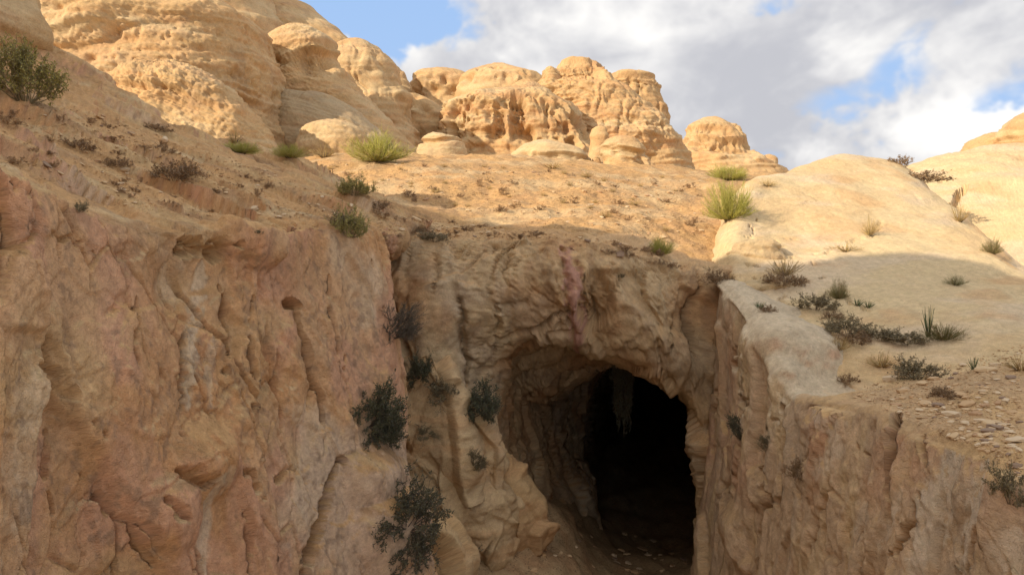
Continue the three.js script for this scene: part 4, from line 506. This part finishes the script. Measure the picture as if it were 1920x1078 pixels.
// ---- ridge beside and behind the viewpoint that throws the gorge into shade
{
  // edge of the shade as seen on the ground -> the height the ridge must have where the sun's rays to those points cross it
  const HZ = -1;
  const edge = [[60, 70, 19.3], [255, 176, 21.3], [430, 268, 22.4], [560, 312, 22.6], [690, 368, 23.6], [850, 400, 21.8], [1000, 428, 20], [1150, 448, 19.6], [1250, 476, 19.8], [1330, 490, 20], [1400, 478, 19.4], [1475, 512, 18.4], [1510, 515, 18.4], [1570, 488, 19.1], [1650, 474, 19.5], [1740, 476, 19.5], [1830, 490, 19], [1920, 515, 18], [2100, 570, 15]];
  const crest = edge.map(e => { const p = at(...e), t = (HZ - p.z) / SUN.z; return V(p.x + SUN.x * t, p.y + SUN.y * t, HZ); }).sort((a, b) => a.x - b.x);
  const first = crest[0], end = crest[crest.length - 1];
  crest.unshift(V(first.x - 60, first.y + 6, HZ), V(first.x - 25, first.y + 4, HZ), V(first.x - 8, first.y + 2, HZ)); crest.push(V(end.x + 1.5, end.y - 3, HZ), V(end.x + 3, end.y - 8, HZ), V(end.x + 4, -9, HZ));
  const prof = [[-4.6, -1.0], [-4, 0.35], [-2.6, 0.66], [-1.2, 0.86], [0, 1], [1.5, 0.96], [5, 0.7], [12, 0.3], [18, -1]];
  const ctrl = prof.map(([dz, k]) => crest.map(c => V(c.x, k < 0 ? -12 : c.y * k, HZ + dz)));
  const G = grid(ctrl, 120, 30);
  push(G, true, (x, y, z) => 0.12 * fbm(x * 0.5, y * 0.5, z * 0.5, 3));
  structure(surfaceMesh('shading_hill', G, true, (c, x, y, z) => { lerpC(c, TAN, 1); lerpC(c, ORANGE, ss(-0.2, 0.5, fbm(x * 0.3, y * 0.5, z * 0.3, 3)) * 0.7); }, rockMat, 2.2), 'sandstone ridge beside the viewpoint that shades the gorge', 'rock hill');
}

//PLANTS
// ================================================================ WHAT STANDS AND LIES ON THE ROCK
// the nearest rock point seen along each sight line, as a table over the picture
const ZW = 960, ZH = 539, zDepth = new Float32Array(ZW * ZH).fill(1e9), zRef = new Int32Array(ZW * ZH).fill(-1), zMesh = new Uint8Array(ZW * ZH);
solids.forEach((m, k) => {
  const P = m.geometry.attributes.position.array;
  for (let i = 0; i < P.length / 3; i++) {
    const X = P[i * 3], Y = P[i * 3 + 1], Z = P[i * 3 + 2], y = Y * cP + Z * sP, z = -Y * sP + Z * cP; if (z > -0.5) continue;
    const a = Math.floor((CX + F * X / -z) / 2), b = Math.floor((CY - F * y / -z) / 2); if (a < 0 || b < 0 || a >= ZW || b >= ZH) continue;
    const q = b * ZW + a; if (-z < zDepth[q]) { zDepth[q] = -z; zRef[q] = i; zMesh[q] = k; }
  }
});
function spot(px, py) { // {p, n, d} of the rock there
  const a = Math.max(2, Math.min(ZW - 3, Math.floor(px / 2))), b = Math.max(2, Math.min(ZH - 3, Math.floor(py / 2))); let best = 1e9, q = -1;
  for (let r = 1; r <= 6 && q < 0; r++) for (let j = -r; j <= r; j++) for (let i = -r; i <= r; i++) { const x = a + i, y = b + j; if (x < 0 || y < 0 || x >= ZW || y >= ZH) continue; const k = y * ZW + x; if (zRef[k] >= 0 && zDepth[k] < best) { best = zDepth[k]; q = k; } }
  if (q < 0) return null;
  const g = solids[zMesh[q]].geometry, i = zRef[q], p = V().fromBufferAttribute(g.attributes.position, i), n = V().fromBufferAttribute(g.attributes.normal, i);
  return { p, n, d: -p.z, on: solids[zMesh[q]].name };
}
class Shoot { // collects stems and leaves
  constructor() { this.p = []; this.c = []; this.i = []; }
  tube(pts, r0, r1, col) {
    const s0 = this.p.length / 3, n = pts.length, a = V(), b = V(), t = V();
    for (let k = 0; k < n; k++) {
      t.subVectors(pts[Math.min(n - 1, k + 1)], pts[Math.max(0, k - 1)]).normalize(); a.set(t.y, -t.x, 0.3).cross(t).normalize(); b.crossVectors(t, a); const r = mixf(r0, r1, k / (n - 1));
      for (let s = 0; s < 3; s++) { const w = s * 2.0944, x = Math.cos(w) * r, y = Math.sin(w) * r; this.p.push(pts[k].x + a.x * x + b.x * y, pts[k].y + a.y * x + b.y * y, pts[k].z + a.z * x + b.z * y); this.c.push(...col); }
    }
    for (let k = 0; k < n - 1; k++) for (let s = 0; s < 3; s++) { const A = s0 + k * 3 + s, B = s0 + k * 3 + (s + 1) % 3; this.i.push(A, B, A + 3, B, B + 3, A + 3); }
  }
  leaf(p, d, len, wid, col, r) { const s = this.p.length / 3, side = V(r() - 0.5, r() - 0.5, r() - 0.5).cross(d).normalize().multiplyScalar(wid / 2), up = V().crossVectors(side, d).normalize().multiplyScalar(wid * 0.25), m = p.clone().addScaledVector(d, len * 0.5), e = p.clone().addScaledVector(d, len);
    for (const q of [p, m.clone().add(side).add(up), e, m.clone().sub(side).add(up)]) { this.p.push(q.x, q.y, q.z); this.c.push(...col); } this.i.push(s, s + 1, s + 2, s, s + 2, s + 3); }
  mesh(name, mat) { const g = new THREE.BufferGeometry(); g.setAttribute('position', new THREE.Float32BufferAttribute(this.p, 3)); g.setAttribute('color', new THREE.Float32BufferAttribute(this.c, 3)); g.setIndex(this.i); g.computeVertexNormals(); const m = new THREE.Mesh(g, mat); m.name = name; m.castShadow = m.receiveShadow = true; return m; }
}
const stemMat = new THREE.MeshStandardMaterial({ vertexColors: true, roughness: 0.9 });
const leafMat = new THREE.MeshPhysicalMaterial({ vertexColors: true, roughness: 0.95, transmission: 0.3, thickness: 0, side: THREE.DoubleSide });
const vary = (c, r, k = 0.3) => { const v = 1 + (r() - 0.5) * 2 * k, w = (r() - 0.5) * k * 0.3; return [c[0] * v * (1 + w), c[1] * v, c[2] * v * (1 - w)]; };
// all kinds are about 1 m wide and 'tall' m high before they are scaled
function broom(seed, o) {
  const r = rng(seed), S = new Shoot(), B = new Shoot();
  for (let k = 0; k < o.n; k++) {
    const az = r() * 6.283, pol = Math.pow(r(), 0.65) * o.open, len = (0.6 + 0.4 * Math.sqrt(r())) * (o.tall + (0.5 - o.tall) * Math.sin(pol) ** 2) * (1 + 0.5 * noise(Math.cos(az) * Math.sin(pol) * 1.6 + seed * 5.3, Math.cos(pol) * 1.6, Math.sin(az) * Math.sin(pol) * 1.6)), b0 = V(Math.cos(az) * 0.1 * r(), 0, Math.sin(az) * 0.1 * r());
    const dir = V(Math.cos(az) * Math.sin(pol), Math.cos(pol), Math.sin(az) * Math.sin(pol)), pts = [b0], bend = o.bend * (0.6 + 0.8 * r()), jx = (r() - 0.5) * 0.25, jz = (r() - 0.5) * 0.25;
    for (let s = 1; s <= 4; s++) { const t = s / 4; pts.push(b0.clone().addScaledVector(dir, len * t).add(V(jx * t * t * len, bend * t * t * len, jz * t * t * len))); }
    for (const q of pts) q.y = Math.max(q.y, 0.01);
    const dead = r() < o.dead, col = vary(dead ? o.dry : o.green, r, 0.28);
    S.tube(pts, o.rad, o.rad * 0.45, col);
    for (let q = 0; q < o.twigs; q++) { const t = 0.35 + 0.6 * r(), s = Math.min(3, Math.floor(t * 4)), p = pts[s].clone().lerp(pts[s + 1], t * 4 - s), d = dir.clone().add(V(r() - 0.5, r() * 0.6 - 0.05, r() - 0.5).multiplyScalar(2.1)).normalize(), l = len * (0.18 + 0.22 * r()); S.tube([p, p.clone().addScaledVector(d, l * 0.5), p.clone().addScaledVector(d, l).add(V(0, o.bend * l, 0))], o.rad * 0.7, o.rad * 0.3, vary(dead ? o.dry : o.green, r, 0.28)); }
    if (k % 9 === 0) B.tube([b0.clone().setY(-0.05), pts[1], pts[2]], o.rad * 2.2, o.rad * 0.8, vary(o.wood, r, 0.25));
  }
  const g = new THREE.Group(); g.add(B.mesh('branches', stemMat), S.mesh('foliage', stemMat)); return g;
}
function shrub(seed, o) { // woody, branching, leaves along the twigs
  const r = rng(seed), W = new Shoot(), L = new Shoot();
  const grow = (p, d, len, rad, lev) => {
    const pts = [p.clone()], q = p.clone(), dd = d.clone();
    for (let s = 0; s < 3; s++) { dd.add(V((r() - 0.5) * o.wild, (r() - 0.5) * o.wild + o.lift, (r() - 0.5) * o.wild)).normalize(); q.addScaledVector(dd, len / 3); pts.push(q.clone()); }
    W.tube(pts, rad, rad * 0.55, vary(o.wood, r, 0.25));
    if (lev > 0) { const n = o.fork[lev - 1]; for (let k = 0; k < n; k++) { const t = 0.35 + 0.65 * r(), s = Math.min(2, Math.floor(t * 3)), b = pts[s].clone().lerp(pts[s + 1], t * 3 - s), nd = dd.clone().add(V(r() - 0.5, r() - 0.5 + o.lift, r() - 0.5).multiplyScalar(1.7)).normalize(); grow(b, nd, len * (0.5 + 0.25 * r()), rad * 0.6, lev - 1); } }
    if (lev <= 1) for (let k = 0; k < o.leaves; k++) { const t = r(), s = Math.min(2, Math.floor(t * 3)), b = pts[s].clone().lerp(pts[s + 1], t * 3 - s); L.leaf(b, V(r() - 0.5, r() - 0.4, r() - 0.5).normalize(), o.leaf * (0.6 + 0.8 * r()), o.leaf * 0.45, vary(o.green, r, 0.35), r); }
  };
  for (let k = 0; k < o.n; k++) { const az = r() * 6.283, pol = Math.pow(r(), 0.7) * o.open, d = V(Math.cos(az) * Math.sin(pol), Math.cos(pol), Math.sin(az) * Math.sin(pol)); grow(V(Math.cos(az) * 0.06, -0.03, Math.sin(az) * 0.06), d, o.len * mixf(o.tall * 2, 1, Math.sin(pol) ** 2) * (0.7 + 0.5 * r()), o.rad, 2); }
  const g = new THREE.Group(); g.add(W.mesh('branches', stemMat)); if (o.leaves) g.add(L.mesh('foliage', leafMat)); return g;
}
const GREEN = { green: [0.37, 0.345, 0.07], dry: [0.48, 0.40, 0.17], wood: [0.16, 0.12, 0.07], dead: 0.12 };
const kinds = {
  broom: [1, 2, 3].map(k => broom(k, { ...GREEN, n: 280, open: 1.55, tall: 0.52, bend: 0.2, rad: 0.0042, twigs: 7 })),
  olive: [4, 5].map(k => broom(k, { ...GREEN, green: [0.17, 0.155, 0.045], dry: [0.30, 0.20, 0.09], dead: 0.25, n: 220, open: 1.5, tall: 0.6, bend: 0.14, rad: 0.0046, twigs: 4 })),
  sparse: [6].map(k => broom(k, { ...GREEN, green: [0.17, 0.17, 0.06], dry: [0.25, 0.19, 0.1], dead: 0.3, n: 150, open: 1.25, tall: 0.65, bend: 0.15, rad: 0.0045, twigs: 3 })),
  fluffy: [30, 31].map(k => shrub(k, { n: 30, open: 1.5, len: 0.3, tall: 0.55, rad: 0.006, wild: 0.4, lift: 0.1, fork: [4, 4], leaves: 9, leaf: 0.034, wood: [0.20, 0.15, 0.07], green: [0.32, 0.275, 0.075] })),
  straw: [7, 8].map(k => broom(k, { ...GREEN, green: [0.44, 0.31, 0.12], dry: [0.34, 0.22, 0.09], dead: 0.4, n: 90, open: 1.35, tall: 0.5, bend: 0.05, rad: 0.007, twigs: 1 })),
  tuft: [9, 10, 11].map(k => shrub(k, { n: 9, open: 1.5, len: 0.3, tall: 0.36, rad: 0.009, wild: 0.5, lift: 0.06, fork: [2, 3], leaves: 7, leaf: 0.06, wood: [0.27, 0.17, 0.09], green: [0.36, 0.22, 0.105] })),
  brown: [9, 10].map(k => shrub(k, { n: 18, open: 1.55, len: 0.3, tall: 0.40, rad: 0.007, wild: 0.5, lift: 0.06, fork: [3, 4], leaves: 8, leaf: 0.04, wood: [0.22, 0.14, 0.075], green: [0.29, 0.18, 0.085] })),
  dusk: [12, 13].map(k => shrub(k, { n: 18, open: 1.5, len: 0.3, tall: 0.44, rad: 0.007, wild: 0.5, lift: 0.08, fork: [3, 4], leaves: 10, leaf: 0.04, wood: [0.21, 0.15, 0.09], green: [0.225, 0.175, 0.085] })),
  leafy: [14, 15].map(k => shrub(k, { n: 24, open: 1.55, len: 0.32, tall: 0.55, rad: 0.010, wild: 0.5, lift: 0.04, fork: [4, 5], leaves: 9, leaf: 0.045, wood: [0.10, 0.075, 0.05], green: [0.095, 0.095, 0.042] })),
  bare: [16].map(k => shrub(k, { n: 28, open: 1.55, len: 0.34, tall: 0.5, rad: 0.010, wild: 0.6, lift: 0.05, fork: [4, 5], leaves: 2, leaf: 0.03, wood: [0.12, 0.09, 0.065], green: [0.09, 0.08, 0.045] })),
  hanging: [17].map(k => shrub(k, { n: 46, open: 2.4, len: 0.36, tall: 0.5, rad: 0.009, wild: 0.45, lift: -0.08, fork: [4, 5], leaves: 9, leaf: 0.042, wood: [0.12, 0.09, 0.06], green: [0.11, 0.10, 0.05] })),
  blades: [19].map(k => broom(k, { ...GREEN, green: [0.10, 0.13, 0.05], dead: 0.05, n: 26, open: 0.8, tall: 0.6, bend: -0.1, rad: 0.02, twigs: 0 })),
};
const turn = rng(99);
function plant(name, kind, px, py, w, h, label, category, group, cliff = 0) {
  const s = spot(px, py); if (!s) return null;
  const list = kinds[kind], src = list[Math.floor(turn() * list.length)], o = src.clone(true); o.name = numbered(name);
  const box = src.userData.box ??= new THREE.Box3().setFromObject(src), W = w * s.d / F, H = h * s.d / F, size = box.getSize(V()), k = 1.28 * 2 * W / (size.x + size.z);
  o.scale.set(k, 1.2 * H / size.y, k); o.rotation.y = turn() * 6.283;
  const n = s.n.clone(); if (cliff) { n.y = Math.max(0, n.y); const up = V(0, 1, 0).lerp(n, cliff).normalize(); o.quaternion.setFromUnitVectors(V(0, 1, 0), up).multiply(new THREE.Quaternion().setFromAxisAngle(V(0, 1, 0), turn() * 6.283)); }
  o.position.copy(s.p).addScaledVector(s.n, cliff ? -0.03 : -0.02);
  o.userData = { label, category }; if (group) o.userData.group = group;
  scene.add(o); return o;
}
const bush = (kind, px, py, w, h, label, cliff) => plant('bush', kind, px, py, w, h, label, 'bush', null, cliff);
// green broom bushes
bush('broom', 707, 303, 118, 62, 'large yellow green broom bush at the foot of the grey slab');
bush('broom', 455, 285, 72, 26, 'low yellow green bush where the shaded slope meets the layered flank'); plant('dry_grass', 'straw', 437, 266, 34, 34, 'tall straw coloured grass tuft rising behind a low green bush', 'grass tuft');
bush('broom', 540, 293, 66, 30, 'bright low broom bush in front of the layered flank corner'); plant('dry_grass', 'straw', 604, 292, 58, 30, 'yellowish grassy bush at the foot of the small layered mound', 'grass tuft');
bush('broom', 1366, 408, 90, 82, 'tall yellow green broom bush beside the cream whaleback'); bush('broom', 1368, 334, 80, 34, 'rounded green bush below the far stepped dome'); bush('broom', 1240, 474, 52, 38, 'small round green bush on the sand above the tunnel');
bush('fluffy', 664, 364, 66, 44, 'olive bush on the edge of the shade at the slope end'); bush('fluffy', 656, 438, 78, 66, 'olive green bush on the cliff corner beside the recess'); bush('fluffy', 44, 182, 130, 120, 'big olive bush below the brown rock pillar'); bush('sparse', 402, 372, 84, 66, 'wispy grey green bush on the shaded slope above the white streak');
plant('dry_grass', 'straw', 1036, 314, 40, 12, 'thin green grass at the foot of the wide low boulder', 'grass tuft'); plant('dry_grass', 'straw', 1100, 330, 30, 16, 'pale grass beside the foot of the mushroom boulder', 'grass tuft');
// bushes on the gorge walls
bush('bare', 742, 625, 92, 110, 'bare dark twiggy bush high in the recess corner', 0.55); bush('leafy', 692, 790, 92, 130, 'dark leafy bush growing from the orange cliff edge', 0.6); bush('leafy', 720, 815, 60, 80, 'lower dark leafy bush hanging off the cliff edge', 0.6);
bush('hanging', 770, 985, 145, 225, 'largest dark bush, trailing down at the foot of the cliff edge', 0.5); bush('leafy', 786, 705, 44, 74, 'narrow dark bush on the tip of the broken buttress', 0.3); bush('dusk', 835, 740, 60, 50, 'grey bush in the cleft behind the broken buttress', 0.4); bush('leafy', 902, 768, 74, 84, 'dark bush at the shoulder beside the tunnel mouth', 0.3); bush('dusk', 890, 870, 40, 40, 'small grey bush on the face of the broken buttress', 0.6); bush('dusk', 800, 812, 44, 24, 'low grey shrub in a crease of the broken buttress', 0.4);
bush('dusk', 860, 1050, 90, 60, 'grey brown scrub at the foot of the buttress', 0.5);
bush('hanging', 1384, 800, 34, 66, 'thin dark bush on the pale stretch of the fractured wall', 0.5); bush('dusk', 1436, 836, 26, 36, 'small dark shrub beside the grey water groove', 0.6); bush('brown', 1497, 895, 40, 34, 'brown shrub on a ledge of the fractured wall', 0.4);
bush('dusk', 1900, 945, 80, 90, 'dull olive bush at the outer edge of the stony shelf');
// shrubs of the pale shelf
const ledgeShrubs = [['brown', 1346, 526, 48, 30, 'brown cushion shrub where the sand meets the tunnel wall top'], ['brown', 1462, 536, 58, 30, 'brown cushion shrub in the crack of the pale slabs'], ['brown', 1496, 530, 40, 22, 'small brown cushion beside the pale slab crack'], ['dusk', 1528, 576, 70, 40, 'dark cushion shrub, broadest on the pale slabs'], ['olive', 1574, 556, 40, 44, 'spiky dark shrub leaning out of the slab gully'], ['brown', 1560, 594, 44, 22, 'flat brown cushion on the pale shelf'], ['dusk', 1588, 622, 86, 36, 'wide dark cushion at the edge of the pale shelf'], ['brown', 1606, 640, 60, 30, 'brown cushion just below the wide dark one'], ['dusk', 1652, 632, 56, 28, 'grey cushion shrub on the line between sand and pale rock'], ['dusk', 1700, 640, 90, 30, 'long dark shrub along the edge of the sand'], ['olive', 1768, 632, 80, 36, 'loose twiggy shrub at the end of the shrub line'], ['straw', 1655, 684, 66, 34, 'straw coloured grass on the sandy shelf'], ['dusk', 1718, 704, 96, 48, 'broad olive cushion in the middle of the sandy shelf'], ['brown', 1766, 742, 50, 30, 'round brown cushion on the stony part of the shelf'], ['brown', 1590, 716, 44, 24, 'small brown cushion near the lip of the shelf'], ['sparse', 1792, 532, 46, 22, 'lone sparse plant on the shaded whaleback'], ['brown', 1440, 580, 34, 20, 'tiny brown tuft near the rim of the pale shelf'], ['straw', 1578, 655, 40, 30, 'dry grass between the pale shelf and the sand'], ['brown', 1690, 300, 46, 22, 'brown shrub on the crest between whaleback and dome'], ['brown', 1735, 338, 90, 26, 'long brown shrub in the gully head'], ['straw', 1440, 346, 46, 16, 'dry grass on the crest beside the tall broom bush'], ['straw', 1630, 440, 34, 44, 'dry grass in a crack of the sunlit whaleback'], ['straw', 1585, 468, 60, 20, 'dry grass along the whaleback ledge'], ['olive', 1864, 472, 40, 34, 'grey green shrub in the gully below the dome'], ['straw', 1800, 412, 30, 36, 'dry grass in the gully crack'], ['straw', 1470, 512, 60, 34, 'pale grass at the broken corner of the whaleback'], ['brown', 1760, 735, 30, 18, 'little brown tuft by the round cushion'], ['straw', 1940, 690, 60, 30, 'dry grass at the back of the sandy shelf']];
for (const [k, x, y, w, h, label] of ledgeShrubs) plant('shrub', k, x, y, w, h, label, 'shrub');
for (const [x, y] of [[1612, 572], [1626, 574], [1428, 577], [1700, 600]].slice(0, 3)) plant('leafy_rosette', 'blades', x, y, 20, 14, 'small dark green rosette of blades on the pale shelf', 'plant', 'rosettes on the pale shelf');
plant('dry_stalk', 'blades', 1742, 628, 18, 60, 'tall thin dry stalks rising from the shrub line', 'plant'); plant('dry_stalk', 'blades', 1822, 690, 16, 26, 'short dark stalks on the stony shelf', 'plant');
// shrubs of the shaded slope and the sand
const slopeShrubs = [['brown', 225, 308, 52, 26, 'brown tuft above the cliff, beside a pale slab'], ['brown', 325, 334, 84, 42, 'widest brown shrub on the shaded slope'], ['brown', 306, 282, 44, 22, 'brown tuft just above the widest slope shrub'], ['brown', 150, 278, 66, 24, 'flat brown tuft on the bedding step of the slope'], ['brown', 30, 292, 74, 30, 'brown shrub at the brink of the orange cliff'], ['brown', 292, 243, 56, 18, 'brown tuft under the slope skyline'], ['dusk', 812, 448, 56, 26, 'dark red brown cushion at the top of the recess'], ['brown', 712, 392, 40, 20, 'brown tuft beside the olive bush in the shade'], ['brown', 785, 432, 36, 18, 'brown tuft at the brink of the recess'], ['dusk', 150, 394, 34, 24, 'grey tuft on the lip of the orange cliff'], ['dusk', 484, 436, 20, 12, 'tiny dark tuft on the overhanging lip'], ['dusk', 640, 420, 50, 36, 'dead grey shrub leaning beside the cliff corner bush'], ['brown', 440, 386, 26, 16, 'tiny brown tuft beside the wispy bush'], ['dusk', 1164, 517, 16, 12, 'tiny dark tuft on the wall above the tunnel'], ['brown', 1240, 498, 30, 14, 'brown tuft in the shade under the round green bush']];
for (const [k, x, y, w, h, label] of slopeShrubs) plant('shrub', k, x, y, w, h, label, 'shrub');
{
  const r = rng(5), inPoly = (x, y, P) => { let c = false; for (let i = 0, j = P.length - 1; i < P.length; j = i++) if ((P[i][1] > y) !== (P[j][1] > y) && x < (P[j][0] - P[i][0]) * (y - P[i][1]) / (P[j][1] - P[i][1]) + P[i][0]) c = !c; return c; };
  const scatter = (P, n, fn) => { const xs = P.map(p => p[0]), ys = P.map(p => p[1]), x0 = Math.min(...xs), x1 = Math.max(...xs), y0 = Math.min(...ys), y1 = Math.max(...ys); let k = 0; for (let t = 0; t < n * 20 && k < n; t++) { const x = x0 + r() * (x1 - x0), y = y0 + r() * (y1 - y0); if (inPoly(x, y, P) && fn(x, y, k) !== false) k++; } };
  const sandPoly = [[560, 302], [870, 304], [1300, 338], [1330, 400], [1330, 470], [1180, 440], [1000, 420], [760, 372], [640, 335]], slopePoly = [[0, 200], [80, 190], [200, 215], [330, 262], [450, 300], [600, 352], [670, 385], [640, 410], [500, 410], [300, 400], [140, 360], [0, 310]], shelfPoly = [[1590, 735], [1690, 700], [1800, 680], [1918, 640], [1918, 900], [1840, 842], [1700, 785]], brinkPoly = [[700, 395], [800, 408], [1000, 432], [1160, 450], [1290, 500], [1250, 505], [1050, 445], [860, 446], [720, 448]];
  scatter(sandPoly, 70, (x, y) => { const s = 0.5 + (y - 300) / 160; plant('sand_tuft', r() < 0.6 ? 'tuft' : 'straw', x, y, (10 + 16 * r() * r()) * s + 4, (5 + 6 * r()) * s + 2, 'small dry tuft on the sunlit sand slope', 'tuft', 'dry tufts on the sand slope'); });
  scatter(slopePoly, 42, (x, y) => { plant('slope_tuft', 'tuft', x, y, 14 + 26 * r() * r(), 7 + 9 * r(), 'small brown tuft scattered on the shaded slope', 'tuft', 'brown tufts on the shaded slope'); });
  scatter(brinkPoly, 22, (x, y) => { plant('brink_tuft', 'tuft', x, y, 14 + 20 * r(), 8 + 8 * r(), 'small brown tuft along the brink above the tunnel wall', 'tuft', 'brown tufts along the brink'); });
  // stones: angular, flattish
  const stoneGeo = [...Array(7).keys()].map(k => { const q = rng(300 + k), g = new THREE.IcosahedronGeometry(0.5, 1), P = g.attributes.position, sx = 0.8 + 0.5 * q(), sy = 0.3 + 0.3 * q(), sz = 0.6 + 0.4 * q(); for (let i = 0; i < P.count; i++) { const x = P.getX(i), y = P.getY(i), z = P.getZ(i), f = 1 + 0.5 * facet(x * 2.2 + k * 9, y * 2.2, z * 2.2, 30) + 0.15 * noise(x * 3, y * 3 + k, z * 3); P.setXYZ(i, Math.max(-0.42, Math.min(0.42, x * f)) * sx, Math.max(-0.3, Math.min(0.33, y * f)) * sy, z * f * sz); } g.computeVertexNormals(); return g; });
  const stoneMats = [[0.55, 0.38, 0.21], [0.50, 0.32, 0.165], [0.58, 0.43, 0.27], [0.42, 0.25, 0.13], [0.26, 0.17, 0.11]].map(c => { const m = new THREE.MeshStandardMaterial({ roughness: 0.95 }); m.color.setRGB(...c); return m; });
  const lay = (name, x, y, size, label, group, mi) => { const s = spot(x, y); if (!s || s.n.y < 0.35) return false; const tone = mi ?? [0, 0, 1, 1, 2, 2, 3, 4][Math.floor(r() * 8)], m = new THREE.Mesh(stoneGeo[Math.floor(r() * 7)], stoneMats[tone]), k = size * s.d / F; m.name = numbered(name); m.castShadow = m.receiveShadow = true; m.scale.set(k, k * (0.8 + 0.6 * r()), k); m.quaternion.setFromUnitVectors(V(0, 1, 0), s.n.clone().lerp(V(0, 1, 0), 0.4).normalize()).multiply(new THREE.Quaternion().setFromAxisAngle(V(0, 1, 0), r() * 6.283)); m.position.copy(s.p).addScaledVector(s.n, k * 0.03); m.userData = { label: group ? `${size > 16 ? 'larger ' : ''}${['cream', 'tan', 'pale', 'rusty', 'dark'][tone]} ${label}` : label, category: 'stone' }; if (group) m.userData.group = group; scene.add(m); };
  lay('stone', 1868, 800, 34, 'dark square stone on the stony shelf', null, 4); lay('stone', 1905, 825, 44, 'grey speckled stone beside the dark square one', null, 2); lay('stone', 1850, 690, 40, 'upright cream stone at the back of the stony shelf', null, 0);
  scatter(shelfPoly, 190, (x, y) => { if (r() > 0.15 + 0.85 * ss(1600, 1850, x) * ss(690, 790, y)) return false; return lay('shelf_stone', x, y, 8 + 26 * r() * r() * r() + 4 * r(), 'flat stone lying loose on the sandy shelf', 'loose stones on the sandy shelf'); });
  scatter(slopePoly, 70, (x, y) => lay('slope_stone', x, y, 6 + 16 * r() * r(), 'small stone lying on the shaded slope', 'stones on the shaded slope'));
  scatter(sandPoly, 80, (x, y) => lay('sand_stone', x, y, 5 + 9 * r() * r(), 'small stone lying on the sunlit sand slope', 'stones on the sand slope'));
  scatter(brinkPoly, 36, (x, y) => lay('brink_stone', x, y, 7 + 14 * r() * r(), 'small stone on the brink above the tunnel wall', 'stones on the brink'));
  scatter([[1010, 1000], [1120, 985], [1290, 1010], [1300, 1076], [1000, 1076]], 40, (x, y) => lay('rubble_stone', x, y, 8 + 18 * r() * r(), 'rubble stone on the tunnel floor', 'rubble on the tunnel floor'));
  // grit too small to pick apart
  const grit = (name, P, n, lo, hi, label) => { const list = []; scatter(P, n, (x, y) => { const s = spot(x, y); if (!s || s.n.y < 0.3) return false; list.push([s, lo + (hi - lo) * r() * r()]); }); const m = new THREE.InstancedMesh(stoneGeo[2], stoneMats[1], list.length), M = new THREE.Matrix4(), c = new THREE.Color(); list.forEach(([s, k], i) => { k *= s.d / F; M.compose(s.p.clone().add(V((r() - 0.5) * 0.06, 0, (r() - 0.5) * 0.06)), new THREE.Quaternion().setFromAxisAngle(V(0, 1, 0), r() * 6.283), V(k, k, k)); m.setMatrixAt(i, M); const v = 0.6 + 0.7 * r(); m.setColorAt(i, c.setRGB(v, v, v)); }); m.name = name; m.castShadow = m.receiveShadow = true; m.userData = { kind: 'stuff', label }; scene.add(m); };
  grit('shelf_gravel', shelfPoly, 2600, 1.5, 7, 'fine gravel strewn over the sandy shelf'); grit('slope_gravel', slopePoly, 2200, 1.5, 6, 'fine gravel on the shaded slope'); grit('sand_gravel', sandPoly, 3000, 1.5, 5, 'fine gravel on the sand slope'); grit('brink_gravel', brinkPoly, 900, 1.5, 6, 'fine gravel along the brink');
}
// creeper hanging in the tunnel
{
  const o = kinds.hanging[0].clone(true); o.name = 'hanging_plant'; o.position.copy(at(1168, 735, 21.6)); o.scale.set(0.6, 2.3, 0.6); o.rotation.x = Math.PI; o.userData = { label: 'dark creeper hanging from the tunnel roof', category: 'plant' }; scene.add(o);
}

// ---------------------------------------------------------------- draw
renderer.render(scene, camera);
